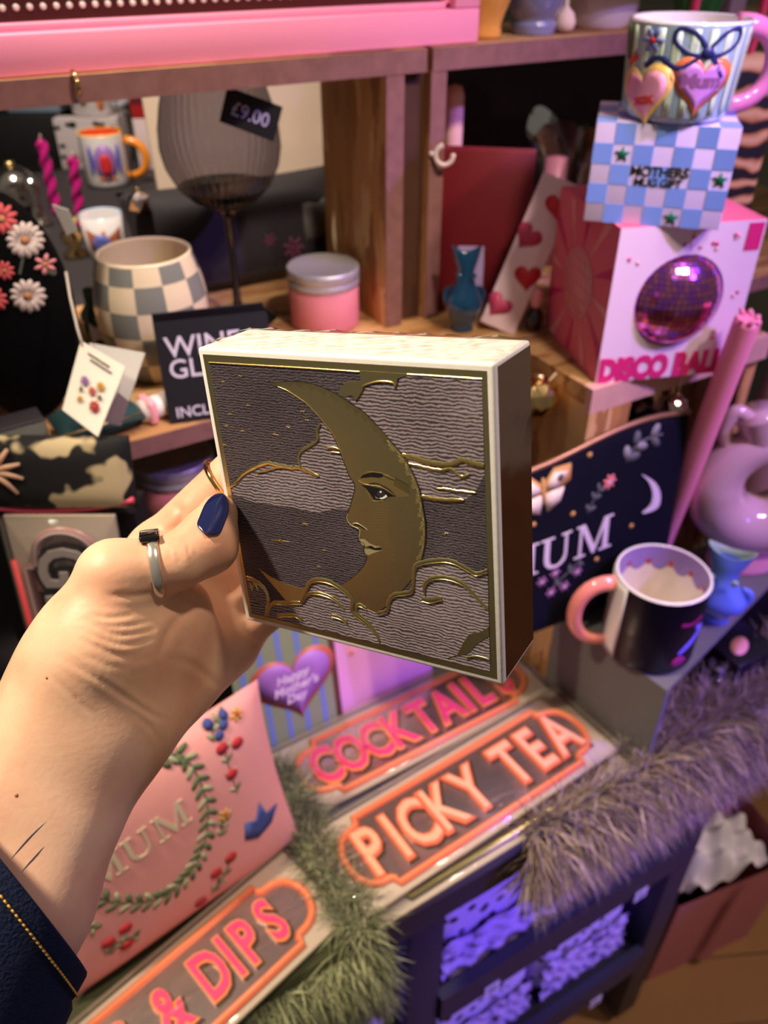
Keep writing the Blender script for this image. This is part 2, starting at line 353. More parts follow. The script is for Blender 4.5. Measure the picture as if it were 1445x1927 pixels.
def throw(name, label, x0, x1, y1, drop, cols, n1, n2, ln, holes=(), group=None):
    t = thing(name, label, 'fur throw', group=group)
    hide = mat(t.name + '_hide', cols[0][1], .9)
    prof = [(y1, TB + .003), (.322, TB + .003), (.312, TB - .002), (.306, TB - .015), (.304, TB - drop)]
    b = B(); vs = []; fs = []
    for x in (x0, x1):
        vs += [V(x, y, z) for y, z in prof] + [V(x, y + .004*(1 if i > 2 else 0), z - .003*(1 if i <= 2 else 0)) for i, (y, z) in enumerate(prof)]
    for i in range(4): fs += [(i, i+1, 11+i, 10+i), (5+i, 6+i, 16+i, 15+i)]
    b.add(vs, fs, hide); b.build('hide', t, fix=False)
    P = []; Nn = []
    while len(P) < n1:
        x, y = random.uniform(x0, x1), random.uniform(.312, y1)
        if any(hx0 < x < hx1 and hy0 < y < hy1 for hx0, hx1, hy0, hy1 in holes): continue
        P.append((x, y, TB + .003)); Nn.append((0, -.35, 1))
    for i in range(n2):
        u = random.random(); P.append((random.uniform(x0, x1), .306, TB - .004 - u*drop)); Nn.append((0, -.8, -.75))
    fur('pile', P, Nn, ln, cols, t)
    return t
# ================================================================== gift box
BW, BD = .110, .02888
BR = Matrix.Rotation(Vector((.43747, -.52746, -.02894)).length, 3, Vector((.43747, -.52746, -.02894)))
BT = Vector((-.01223, -.00087, -.27796))
BOXM = CAMM @ (Matrix.Translation(BT) @ BR.to_4x4())                 # box frame: x right, y up, z out of the front
BINV = BOXM.inverted()
def face(px, py):
    o, d = BINV @ EYE, BINV.to_3x3() @ sight(px, py); k = -o.z/d.z; return (o.x + d.x*k, o.y + d.y*k)
def FP(l): return [face(*p) for p in l]
def crop(x0, y0, sc): return lambda l: [(x0 + x/sc, y0 + y/sc) for x, y in l]
k1, k2, k3, k4, k5 = crop(380, 640, 4.516), crop(660, 640, 4.129), crop(420, 920, 4.516), crop(660, 940, 4.129), crop(600, 840, 6.021)
WHITE = mat('white_card', (240, 236, 232), .55, bump=.08, bs=400)
GOLD = mat('gold_foil', (204, 194, 142), .34, 1, bump=.06, bs=900)
GOLDB = mat('gold_foil_ridge', (255, 232, 150), .26, 1)
GOLDS = mat('gold_side_foil', (206, 160, 136), .09, 1, bump=.14, bs=38)
def engraved(name, dark, light, scale, dist, thr, ns):
    m = mat(name, light, .55); p, n, L = pr(m); t = n.new('ShaderNodeTexCoord'); wv = n.new('ShaderNodeTexWave'); wv.bands_direction = 'Y'
    wv.inputs['Scale'].default_value = scale; wv.inputs['Distortion'].default_value = dist; wv.inputs['Detail'].default_value = 3; wv.inputs['Detail Scale'].default_value = ns
    L.new(t.outputs['Object'], wv.inputs[0]); no = n.new('ShaderNodeTexNoise'); no.inputs['Scale'].default_value = 900; no.inputs['Detail'].default_value = 2; L.new(t.outputs['Object'], no.inputs[0])
    big = n.new('ShaderNodeTexNoise'); big.inputs['Scale'].default_value = 38; L.new(t.outputs['Object'], big.inputs[0])
    a = n.new('ShaderNodeMath'); a.operation = 'MULTIPLY_ADD'; a.inputs[1].default_value = .55; L.new(no.outputs[0], a.inputs[0]); L.new(wv.outputs['Fac'], a.inputs[2])
    a2 = n.new('ShaderNodeMath'); a2.operation = 'MULTIPLY_ADD'; a2.inputs[1].default_value = .7; L.new(big.outputs[0], a2.inputs[0]); L.new(a.outputs[0], a2.inputs[2])
    r = ramp(n, [(thr - .22, dark), (thr + .22, light)]); dv = n.new('ShaderNodeMath'); dv.operation = 'DIVIDE'; dv.inputs[1].default_value = 2.25; L.new(a2.outputs[0], dv.inputs[0]); L.new(dv.outputs[0], r.inputs[0]); L.new(r.outputs[0], p.inputs['Base Color']); return m
SKY = engraved('night_sky_print', (44, 38, 46), (112, 102, 110), 330, 6, .58, 1.6)
CLOUD = engraved('cloud_print', (62, 52, 60), (176, 162, 170), 262, 6.5, .52, .9)
CLOUDD = engraved('cloud_shade_print', (58, 50, 58), (146, 134, 142), 270, 4, .52, .6)
PINK = mat('print_ink', (24, 22, 28), .5); PALE = mat('pale_gold_print', (214, 206, 160), .35, .6); GOLDD = mat('gold_hatch', (214, 198, 132), .42, 1)
box_ = thing('gift_box', 'square gift box with a gold foil moon on its front, held up in the hand', 'box', M=BOXM)
h = BW/2
B().box(BW, BW, BD, (0, 0, -BD/2), WHITE, .0011, 3).build('box_body', box_)
e_ = .0022
bb = B().prism([(-h + e_, -h + e_), (h - e_, -h + e_), (h - e_, h - e_), (-h + e_, h - e_)], -.0002, .00006, GOLD); bb.build('gold_border', box_)
panel = FP([(393.5, 683), (907.5, 713.5), (922.8, 1263), (474, 1154)])
bb = B().prism(panel, 0, .00010, SKY)
tl, tr, br_, bl = panel
z0 = .00010
def lay(poly, z, m, b): b.prism(poly, z - .0001, z, m)
C1 = [(433, 917), (446, 905.7), (462, 890), (475, 879), (499.6, 870.3), (521.7, 873.6), (548, 878), (563.8, 879), (561.6, 861.4), (568, 847), (583.7, 837), (598, 826), (598, 808), (603.6, 795), (650, 820), (690, 930), (657, 958.7), (628, 957.6), (597, 965.4), (570.6, 959.9), (544, 953), (513, 950), (480, 946), (441, 930)]
C2 = [(649, 746), (668, 753), (669.7, 753.8), (680.6, 736.9), (684, 729.6), (713, 718.7), (742, 722), (766.6, 705.4), tuple([907, 713.5]), (911, 870), (912, 893), (893, 928), (873, 942), (830, 941), (780, 938), (760, 860), (700, 790)]
C3 = [(918, 1073), (897, 1080.5), (878, 1070.8), (853.8, 1058.7), (829.5, 1055), (790.8, 1061), (781, 1070.8), (778.7, 1095), (773.8, 1114.4), (742.3, 1120.4), (732.7, 1133.8), (730, 1148.3), (710.9, 1154.3), (690, 1145), (674.5, 1138.6), (672, 1153), (691.5, 1170), (710.9, 1196.7), (714.5, 1211), (922.8, 1263)]
C4 = [(504, 1161), (513, 1137), (544, 1134.8), (566, 1134.8), (575, 1114.9), (583.9, 1097), (599.4, 1091.6), (623.7, 1097), (650.3, 1114.9), (663.6, 1132.6), (664, 1152.5), (685.7, 1170), (705.6, 1190), (714.5, 1211)]
C5 = [(464.5, 1086), (484, 1095), (499.7, 1110), (506, 1132.6), (500, 1160), (474, 1154)]
moon_out = [(507.3, 722.4), (521.7, 719.3), (548.3, 718), (574.9, 720.2), (603.7, 728.6), (634.7, 743), (663.4, 761.8), (684, 775.6), (708.4, 799.9), (732.7, 827.7), (756.9, 855.6), (773.8, 884.6), (788.4, 918.5), (795.6, 954.8), (800.5, 988.4), (799.3, 1024.8), (792, 1057.5)]
moon_bot = [(775, 1090), (735, 1135), (700, 1158), (665, 1150), (610, 1125), (566, 1140), (544, 1136), (515, 1101.6), (486.4, 1068.4), (508.6, 1083.9), (535, 1097), (575, 1109.3), (610, 1107)]
moon_in = [(639.2, 1102.7), (659.2, 1090.5), (679, 1072.8), (689, 1057.3), (691.3, 1047.3), (685.7, 1037.4), (685.7, 1030.7), (687.4, 1024), (680, 1019), (674.7, 1015.2), (678, 1006.4), (675.8, 997.5), (663.6, 990.9), (656.5, 984), (653.2, 976), (653.6, 970), (660.2, 953.2), (663.6, 939.9), (666.4, 930), (668.9, 919.7), (667.3, 908.1), (663, 902.3), (657.3, 893), (654, 883.2), (646.5, 865), (639.9, 846.6), (628, 819.4), (610.3, 796), (592.6, 775), (574.9, 757.4), (557, 745), (539.4, 734), (521.7, 726.4)]
MO = crom(moon_out, 4); MI = crom(moon_in, 3)
z = z0
lay(FP(C1), z + .00004, CLOUD, bb)
lay(FP(C2), z + .00004, CLOUD, bb)
lay(FP(C3), z + .00021, CLOUD, bb); lay(FP(C4), z + .00019, CLOUD, bb); lay(FP(C5), z + .00017, CLOUD, bb)
bb.build('sky_print', box_)
# moon
mb = B(); lay(FP(MO + moon_bot + MI), z + .00013, GOLD, mb)
fm = lambda dz: (lambda x, y, hh=0: V(x, y, z + dz + hh))
mo = mb.build('moon_foil', box_)
def ribbon(b, pts, w0, m, dz, hh=.00025, taper=(.4, .4), n=5, wob=0):
    p = crom(pts, n); P = FP(p); N = len(P); ws = []
    for i in range(N):
        u = i/(N - 1); t = min(1, taper[0] + u*5, taper[1] + (1 - u)*5); ws.append(w0*.000182*t*(1 + wob*math.sin(i*2.3)))
    b.line(P, ws, fm(dz), m, hh)
gb = B()
ribbon(gb, [(434, 916), (446, 906), (462, 890), (499, 872), (520, 875), (548, 880), (563, 880), (582, 888), (601, 896)], 9, GOLDB, .00006, wob=.25)
ribbon(gb, [(484, 889), (500, 886), (520, 880), (540, 879)], 4, GOLDB, .0001)
ribbon(gb, [(568, 882), (562, 862), (568, 848), (584, 838), (598, 827), (597, 810), (604, 797)], 7.5, GOLD, .00006, wob=.15)
ribbon(gb, [(615, 843), (628, 842), (640, 846)], 4, GOLDB, .00006); ribbon(gb, [(622, 850), (640, 852)], 3, GOLDB, .00006)
ribbon(gb, [(757, 855), (780, 862), (815, 872), (849, 874), (870, 866), (890, 872), (911, 877)], 11, GOLDB, .00006, taper=(.4, 1), wob=.2)
ribbon(gb, [(770, 872), (800, 880), (830, 885), (849, 882), (868, 897), (885, 891)], 6, GOLDB, .00007, wob=.2)
ribbon(gb, [(793, 933), (812, 938), (840, 941), (873, 941)], 8, GOLDB, .00006, wob=.2)
ribbon(gb, [(822, 919), (845, 921), (860, 924), (895, 927)], 5, GOLDB, .00006, wob=.3)
lay(FP(k2([(75, 238), (445, 262), (440, 272), (362, 300), (345, 365), (330, 328), (220, 320), (100, 355), (82, 400), (60, 440), (38, 470)]) + k1([(1305, 512), (1280, 465), (1215, 482), (1157, 466), (1185, 400), (1230, 350), (1350, 350), (1344, 275)])), z + .00012, GOLD, gb)
ribbon(gb, k2([(38, 470), (85, 395), (100, 355), (220, 320), (330, 330), (345, 365), (362, 300)]), 3.5, GOLDB, .0001)
for pts, wd in ((C3[0:13], 7), (C3[13:19], 5.5), (C4[0:4], 6), (C4[3:13], 7), (C5[0:5], 6.5), (k4([(575, 740), (580, 660), (640, 615), (740, 610), (860, 650), (940, 720), (1000, 790), (1070, 850)]), 6), (k4([(555, 775), (620, 790), (710, 768)]), 9), (k3([(680, 960), (720, 900), (790, 885), (900, 915), (970, 960), (1030, 1020)]), 4), (k3([(460, 1085), (540, 1075), (620, 1080), (680, 1120)]), 6), (k3([(920, 1075), (1000, 1100), (1060, 1145)]), 5), (k3([(230, 800), (250, 850), (270, 800), (300, 860)]), 3)):
    ribbon(gb, [(x, y - 2) for x, y in pts], wd*1.35, GOLD, .00020, wob=.2)
    ribbon(gb, [(x + 1, y + wd*.28) for x, y in pts], 1.4, GOLDB, .00036)
lay(FP(k4([(1075, 985), (1010, 1025), (920, 1042), (870, 1120), (830, 1200), (740, 1232), (790, 1222), (860, 1205), (920, 1190), (980, 1120), (1075, 1060)])), z + .0003, GOLD, gb)
ribbon(gb, k4([(900, 1225), (980, 1215), (1080, 1240)]), 5, GOLD, .00028)
ribbon(gb, [(393.5, 682), (560, 691.5), (676.7, 699.5)], 2.6, GOLDB, 0, taper=(1, 1)); ribbon(gb, [(767, 704), (840, 708.5), (907, 713)], 2.6, GOLDB, 0, taper=(1, 1))
gb.build('gold_cloud_edging', box_)
# engraved rim of the moon
eb = B()
ribbon(eb, [(x + 1.2, y - .6) for x, y in moon_out], 1.7, PINK, .00014, .00005)
ribbon(eb, [(x - .8, y) for x, y in moon_in], 1.5, PINK, .00014, .00005)
ribbon(eb, [(x + 1.4, y + .6) for x, y in moon_in[-9:]], 2, GOLDB, .00014, .0001)
for i in range(3, len(MO) - 2):
    for s in (0, .34, .67):
        x, y = MO[i][0]*(1 - s) + MO[i+1][0]*s, MO[i][1]*(1 - s) + MO[i+1][1]*s
        L_ = 7 + 6*(i % 3); u = (i/len(MO)); dx, dy = (-.5, .85) if u < .55 else (-.95, .3)
        ribbon(eb, [(x - 1.5, y + 1), (x + dx*L_*.6, y + dy*L_*.6)], .9, GOLDD, .00014, .00008, n=1)
def P5(l): return k5(l)
def patch(l, m, dz): lay(FP(P5(l)), z + dz, m, eb)
patch([(450, 380), (480, 320), (560, 280), (690, 292), (800, 332), (900, 385), (1020, 445), (1045, 500), (1030, 560), (880, 575), (780, 470), (640, 420), (520, 440)], GOLDD, .00017)
patch([(470, 358), (500, 320), (560, 300), (620, 290), (720, 305), (742, 335), (690, 355), (600, 345), (540, 352)], PINK, .00020)
ribbon(eb, P5([(742, 330), (800, 360), (860, 380)]), 1.8, PINK, .0002, .00004)
patch([(480, 432), (530, 440), (580, 448), (650, 462), (740, 482), (800, 520), (880, 562), (820, 566), (785, 572), (750, 602), (680, 606), (630, 600), (590, 540), (540, 475)], PINK, .00020)
ribbon(eb, P5([(560, 425), (640, 415), (720, 440), (800, 485), (870, 555)]), 2, PINK, .0002, .00004)
ribbon(eb, P5([(455, 385), (520, 425), (600, 440), (690, 452), (780, 498), (860, 552)]), 2.2, GOLDB, .00022, .00008)
ribbon(eb, P5([(545, 490), (580, 550), (605, 605), (660, 622), (740, 612)]), 2.5, GOLDB, .00022, .00008, wob=.4)
patch([(690, 582), (730, 572), (765, 540), (782, 566), (745, 590), (705, 594)], WHITE, .00023); patch([(640, 555), (665, 575), (695, 590), (650, 588)], mat('grey_print', (120, 116, 118), .5), .00023)
IRIS = mat('iris_print', (52, 50, 56), .4)
patch(circ(708, 530, 46, 40, 20), IRIS, .00022); patch(circ(705, 512, 12, n=12), WHITE, .00025)
Lh = crom([(620, 632), (630, 700), (575, 800), (562, 930), (650, 1000), (685, 1090), (735, 1180), (800, 1275)], 8); Rh = crom([(820, 612), (800, 690), (790, 790), (785, 920), (792, 995), (822, 1085), (862, 1175), (885, 1290)], 8)
for (x0, y0), (x1, y1) in list(zip(Lh, Rh))[::2]: ribbon(eb, P5([(x0, y0), ((x0 + x1)/2, (y0 + y1)/2 + 6), (x1, y1 + 14)]), .7, GOLDD, .00014, .00001, n=2)
for i in range(26): a = i/25; ribbon(eb, P5([(870 + a*150, 350 + a*80), (850 + a*190, 440 + a*110)]), .7, PINK, .00018, .00003, n=1)
ribbon(eb, P5([(340, 755), (322, 800), (335, 850), (375, 895), (455, 930)]), 2.6, PALE, .00015, .0001); ribbon(eb, P5([(385, 872), (440, 872), (500, 905), (555, 945)]), 2.2, PALE, .00015, .0001)
ribbon(eb, P5([(395, 885), (440, 888), (490, 912), (530, 938)]), 2.8, PINK, .00017, .00004); ribbon(eb, P5([(470, 935), (470, 985), (462, 1040)]), 2.8, PALE, .00015, .0001)
patch([(460, 1050), (520, 1048), (580, 1100), (650, 1130), (705, 1128), (640, 1152), (540, 1132), (490, 1110)], PALE, .00017); patch([(540, 1130), (600, 1122), (640, 1148), (718, 1148), (705, 1172), (620, 1166)], PINK, .00020)
patch([(520, 1160), (600, 1166), (640, 1182), (722, 1172), (640, 1200), (570, 1228), (530, 1215)], PALE, .00017)
eb.build('face_engraving', mo)
# stars
def pstar(px, py, r, hz=0):
    sb = B()
    for a, l in ((.1, r + hz), (1.0, r*.75), (PI/2, r*.8), (2.2, r*.75)):
        dx, dy = math.cos(a)*l, math.sin(a)*l; ribbon(sb, [(px - dx, py - dy), (px, py), (px + dx, py + dy)], max(1.3, r*.22), GOLDB, .00004, .0001, taper=(.2, .2), n=1)
    sb.build('gold_star', box_)
for x, y in k1([(180, 352), (328, 303), (395, 553), (243, 626), (207, 728), (346, 770), (855, 603), (893, 678), (732, 738), (195, 888)]) + k3([(865, 520), (815, 660)]) + k4([(745, 260)]): pstar(x, y, 4)
for x, y, r_, hz in ((518.5, 817, 6, 0), (528.5, 1017.5, 8, 9), (574, 985.5, 6, 0)): pstar(x, y, r_, hz)
sidef = lambda x, y, hh=0: V(h + hh, y, x)
B().prism([(-BD + .0006, -h + .0015), (-.0024, -h + .0015), (-.0024, h - .0015), (-BD + .0006, h - .0015)], -.0002, .00008, GOLDS, fm=sidef).build('side_foil', box_)
# shrink wrap crumpled over the top
FILM = clear('shrink_film', (246, 246, 244), .10, .08, .5)
wb = B(); nx, nz = 44, 12; vs = []
for j in range(nz + 1):
    for i in range(nx + 1):
        x = -h + BW*i/nx; zz = -BD*j/nz; u = (i/nx)*(1 - i/nx)*(j/nz)*(1 - j/nz)
        hh = .0003 + (.0011*abs(math.sin(i*.9 + j*1.7) * math.cos(i*.37 - j*.8)) + .0006*random.random())*(1 if u > 0 else 0) + (.0009 if (i in (0, nx) and j == nz) else 0)
        vs.append((x, h + hh, zz))
wb.add(vs, [(j*(nx+1) + i, j*(nx+1) + i + 1, (j+1)*(nx+1) + i + 1, (j+1)*(nx+1) + i) for j in range(nz) for i in range(nx)], FILM)
wb.build('shrink_wrap', box_, fix=False)

# ================================================================== the hand and forearm
def K(px, py, d): return np.array(((px - CX)/FPX*d, (CY - py)/FPX*d, -d))
bR = np.array(BR); bT = np.array(BT)
def bl_(u, v, w_): return bR @ np.array((u, v, w_)) + bT
HS = .0009
lo = np.array((-.185, -.185, -.400)); hi = np.array((.02, .03, -.235))
nn = np.ceil((hi - lo)/HS).astype(int)
gx, gy, gz = [lo[i] + HS*np.arange(nn[i], dtype=np.float32) for i in range(3)]
GX = gx.astype(np.float32)[:, None, None]; GY = gy.astype(np.float32)[None, :, None]; GZ = gz.astype(np.float32)[None, None, :]
def cone(a, b, r0, r1):
    a = np.asarray(a, np.float32); b = np.asarray(b, np.float32); ab = b - a; L2 = float(ab @ ab)
    px_, py_, pz_ = GX - a[0], GY - a[1], GZ - a[2]
    t = np.clip((px_*ab[0] + py_*ab[1] + pz_*ab[2])/L2, 0, 1).astype(np.float32)
    return np.sqrt((px_ - t*ab[0])**2 + (py_ - t*ab[1])**2 + (pz_ - t*ab[2])**2) - (r0 + (r1 - r0)*t)
def smin(a, b, k): hh = np.maximum(k - np.abs(a - b), 0)/k; return np.minimum(a, b) - hh*hh*k*.25
W1, W2 = K(142, 1300, .291), K(222, 1362, .293)
F1, F2 = K(-75, 1640, .272), K(45, 1703, .274)
G1, G2 = K(-190, 1900, .262), K(-70, 1950, .264)
CM = K(180, 1225, .287); MC = K(216, 1086, .284); IPj = K(333, 1058, .290); TM = K(388, 1023, .2985); TT = K(411, 966, .3015)
IM, MM, RM, PM = K(303, 1040, .338), K(352, 1092, .345), K(402, 1142, .352), K(440, 1190, .356)
D = cone(F1, W1, .021, .0193); D = smin(D, cone(F2, W2, .0203, .0165), .012); D = smin(D, cone(F1, G1, .021, .023), .008); D = smin(D, cone(F2, G2, .0203, .0225), .012)
D = smin(D, cone((F1 + F2)/2 + np.array((0, 0, -.006)), (W1 + W2)/2 + np.array((0, 0, -.004)), .021, .0165), .012)
palm = cone(W1, CM, .0193, .0195)
for a, b, r0, r1 in ((CM, MC, .0192, .0127), (W2, K(308, 1275, .318), .0165, .0165), (K(308, 1275, .318), K(430, 1215, .348), .0165, .0118), (W1, IM, .018, .0135), ((W1 + W2)/2, MM, .0165, .0125), ((W1 + W2)/2, RM, .0165, .0122), (W2, PM, .016, .0112), (CM, K(315, 1160, .307), .0185, .0170), (K(225, 1105, .291), K(305, 1060, .335), .0095, .0110), (K(240, 1230, .296), K(330, 1225, .318), .019, .016)):
    palm = smin(palm, cone(a, b, r0, r1), .011)
D = smin(D, palm, .014)
th = smin(cone(MC, IPj, .0122, .0094), cone(IPj, TM, .0094, .0106), .004); th = smin(th, cone(TM, TT, .0106, .0072), .006)
D = smin(D, th, .0045)
back = -BD - .0088
for m0, r0, u0, v0, u1, v1, u2, v2, rr in ((IM, .0128, -.050, .017, -.022, .024, -.002, .022, .0085), (MM, .0124, -.048, -.007, -.014, -.003, .010, -.004, .0088), (RM, .0120, -.046, -.030, -.016, -.027, .004, -.027, .0084), (PM, .0112, -.043, -.049, -.020, -.047, -.004, -.046, .0074)):
    a, b, c = bl_(u0, v0, back - .004), bl_(u1, v1, back - .001), bl_(u2, v2, back + .0012)
    f = cone(m0, a, r0, rr*1.08); f = smin(f, cone(a, b, rr*1.05, rr*.95), .004); f = smin(f, cone(b, c, rr*.95, rr*.78), .004)
    D = smin(D, f, .0035)
# the flesh gives way where the box presses into it
LX = bR.T
qx = [LX[i, 0]*(GX - bT[0]) + LX[i, 1]*(GY - bT[1]) + LX[i, 2]*(GZ - bT[2]) for i in range(3)]
q = [np.abs(qx[0]) - BW/2 - .0002, np.abs(qx[1]) - BW/2 - .0002, np.abs(qx[2] + BD/2) - BD/2 - .0004]
bx_ = np.maximum(np.maximum(q[0], q[1]), q[2]); D = np.maximum(D, -bx_); del q, qx, palm, th, f
def nets(F, lo, hs):
    sx, sy, sz = F.shape; ins = F < 0; c = np.zeros((sx-1, sy-1, sz-1), np.int8)
    offs = [(i, j, k) for i in (0, 1) for j in (0, 1) for k in (0, 1)]
    for i, j, k in offs: c += ins[i:sx-1+i, j:sy-1+j, k:sz-1+k]
    act = np.argwhere((c > 0) & (c < 8)); pos = np.zeros((len(act), 3)); cnt = np.zeros(len(act))
    val = {o: F[act[:, 0]+o[0], act[:, 1]+o[1], act[:, 2]+o[2]] for o in offs}
    for o in offs:
        for ax in range(3):
            if o[ax] == 0:
                o2 = list(o); o2[ax] = 1; a, b = val[o], val[tuple(o2)]; mk = (a < 0) != (b < 0); t = np.where(mk, a/(a - b + 1e-20), 0)
                p_ = np.array(o, float)[None, :] + np.eye(3)[ax][None, :]*t[:, None]; pos += p_*mk[:, None]; cnt += mk
    pos = (pos/cnt[:, None] + act)*hs + lo; idx = -np.ones((sx-1, sy-1, sz-1), np.int64); idx[act[:, 0], act[:, 1], act[:, 2]] = np.arange(len(act))
    Q = []
    for ax in range(3):
        sl = [slice(None)]*3; sh = [slice(None)]*3; sl[ax] = slice(0, -1); sh[ax] = slice(1, None); ed = np.argwhere(ins[tuple(sl)] != ins[tuple(sh)])
        u, v = [x for x in range(3) if x != ax]; ok = (ed[:, u] > 0) & (ed[:, v] > 0) & (ed[:, u] < F.shape[u]-1) & (ed[:, v] < F.shape[v]-1); ed = ed[ok]
        fl = ins[ed[:, 0], ed[:, 1], ed[:, 2]]
        def cell(du, dv): e2 = ed.copy(); e2[:, u] += du; e2[:, v] += dv; return idx[e2[:, 0], e2[:, 1], e2[:, 2]]
        qd = np.stack([cell(-1, -1), cell(0, -1), cell(0, 0), cell(-1, 0)], 1); fl = fl if ax != 1 else ~fl; qd[~fl] = qd[~fl][:, ::-1]; Q.append(qd)
    return pos, np.concatenate(Q)
vp, vq = nets(D, lo, HS); del D
SKIN = mat('skin', (232, 188, 158), .46, sss=.12, spec=.4)
p, n, L = pr(SKIN); t = n.new('ShaderNodeTexCoord'); no = n.new('ShaderNodeTexNoise'); no.inputs['Scale'].default_value = 38; no.inputs['Detail'].default_value = 5; L.new(t.outputs['Object'], no.inputs[0])
r = ramp(n, [(.32, (222, 166, 138)), (.5, (232, 186, 156)), (.7, (238, 198, 168))]); L.new(no.outputs[0], r.inputs[0])
at_ = n.new('ShaderNodeAttribute'); at_.attribute_name = 'flush'; mx = n.new('ShaderNodeMix'); mx.data_type = 'RGBA'; L.new(at_.outputs['Fac'], mx.inputs['Factor']); L.new(r.outputs[0], mx.inputs['A']); mx.inputs['B'].default_value = lin((205, 120, 100)); L.new(mx.outputs['Result'], p.inputs['Base Color'])
n2 = n.new('ShaderNodeTexNoise'); n2.inputs['Scale'].default_value = 520; n2.inputs['Detail'].default_value = 3; L.new(t.outputs['Object'], n2.inputs[0]); bp = n.new('ShaderNodeBump'); bp.inputs['Strength'].default_value = .16; bp.inputs['Distance'].default_value = .0006; L.new(n2.outputs[0], bp.inputs['Height']); L.new(bp.outputs[0], p.inputs['Normal'])
me = bpy.data.meshes.new('person'); me.from_pydata(vp.tolist(), [], vq.tolist())
for m_ in me.polygons: m_.use_smooth = True
me.materials.append(SKIN)
b = bmesh.new(); b.from_mesh(me)
for _ in range(4): bmesh.ops.smooth_vert(b, verts=b.verts, factor=.5, use_axis_x=True, use_axis_y=True, use_axis_z=True)
bmesh.ops.recalc_face_normals(b, faces=b.faces[:]); b.to_mesh(me); b.free(); me.update()
# creases of the palm side
vc = np.empty(len(me.vertices)*3); me.vertices.foreach_get('co', vc); vc = vc.reshape(-1, 3); vn = np.array([v.normal[:] for v in me.vertices])
PXY = np.stack([CX + FPX*vc[:, 0]/-vc[:, 2], CY - FPX*vc[:, 1]/-vc[:, 2]], 1); facing_ = np.clip(vn[:, 2]*1.5, 0, 1)
kp = crop(100, 850, 3.141)
CREASES = [(kp([(300, 850), (480, 852), (620, 830)]), .55, 7), (kp([(200, 960), (330, 985), (480, 965)]), .4, 6), (kp([(165, 1000), (300, 1060), (420, 1085), (640, 1040)]), .5, 7), (kp([(140, 1040), (290, 1110), (440, 1140), (640, 1090)]), .5, 7),
    (kp([(130, 1085), (290, 1160), (430, 1195), (630, 1150)]), .55, 7), (kp([(150, 1130), (300, 1210), (450, 1240), (600, 1215)]), .5, 7), (kp([(180, 1190), (330, 1260), (470, 1280)]), .35, 7),
    (kp([(20, 1200), (220, 1320), (400, 1440), (560, 1540), (690, 1600)]), .55, 6), (kp([(0, 1330), (130, 1460), (220, 1560)]), .3, 6), (kp([(130, 1260), (330, 1370), (520, 1500)]), .3, 6),
    (kp([(170, 975), (300, 1025), (440, 1030), (600, 1000)]), .4, 6), (kp([(150, 1105), (310, 1185), (450, 1215), (640, 1185)]), .4, 6), (kp([(50, 1180), (200, 1270), (330, 1340)]), .25, 5), (kp([(420, 1500), (560, 1620), (640, 1728)]), .3, 6),
    (kp([(715, 540), (748, 590), (760, 650)]), .35, 4), (kp([(790, 560), (800, 610)]), .25, 4),
    (kp([(830, 925), (720, 1010), (660, 1120), (630, 1230)]), .7, 10), (kp([(640, 1210), (820, 1260), (960, 1370), (1000, 1400)]), .35, 9),
    (kp([(700, 545), (730, 590), (745, 660)]), .4, 4), (kp([(735, 540), (765, 590), (775, 640)]), .4, 4), (kp([(680, 570), (700, 620)]), .3, 4), (kp([(690, 300), (760, 360), (740, 440), (640, 480)]), .6, 9), (kp([(760, 830), (900, 900), (1080, 940)]), .35, 9), (kp([(1120, 1010), (1180, 1090), (1290, 1160)]), .5, 8)]
dsp = np.zeros(len(vc))
for pts, am, sg in CREASES:
    q = np.array(crom(pts, 10)); near = np.where((PXY[:, 0] > q[:, 0].min() - 40) & (PXY[:, 0] < q[:, 0].max() + 40) & (PXY[:, 1] > q[:, 1].min() - 40) & (PXY[:, 1] < q[:, 1].max() + 40))[0]
    d2_ = np.sqrt(((PXY[near][:, None, :] - q[None])**2).sum(2)); dd = d2_.min(1); tp_ = np.sin(PI*np.clip(d2_.argmin(1)/(len(q) - 1), 0, 1))**.8; sg = sg*.80; dsp[near] += tp_*(-am*.00095*np.exp(-(dd/sg)**2) + am*.0005*np.exp(-((dd - sg*2.2)/(sg*1.4))**2))
vc += vn*(dsp*facing_)[:, None]
fl = np.zeros(len(vc))
for x, y, rr, am in ((300, 980, 60, .35), (425, 1020, 35, .45), (350, 940, 50, .3), (330, 1270, 70, .25), (470, 1120, 80, .3), (215, 1050, 50, .2), (250, 1180, 80, .15)): fl += am*np.exp(-(((PXY - np.array((x, y)))**2).sum(1))/rr**2)
Wm = np.array(CAMM); vw = vc @ Wm[:3, :3].T + Wm[:3, 3]
me.vertices.foreach_set('co', vw.ravel()); ca = me.color_attributes.new('flush', 'FLOAT_COLOR', 'POINT'); ca.data.foreach_set('color', np.stack([fl, fl, fl, np.ones_like(fl)], 1).ravel().astype(np.float32)); me.update()
person = bpy.data.objects.new('person', me); C.objects.link(person)
tag(person, 'person with bare forearm, denim cuff and two rings holding up the moon box', 'person')
tree = BVHTree.FromPolygons([tuple(v) for v in vw], [tuple(f) for f in vq])
def hit(px, py, lift=0):
    r = sight(px, py).normalized(); h_ = tree.ray_cast(EYE, r)
    return h_[0] + h_[1].normalized()*lift if h_[0] else at(px, py, .285)
def cw(v): return CAMM @ Vector(v)
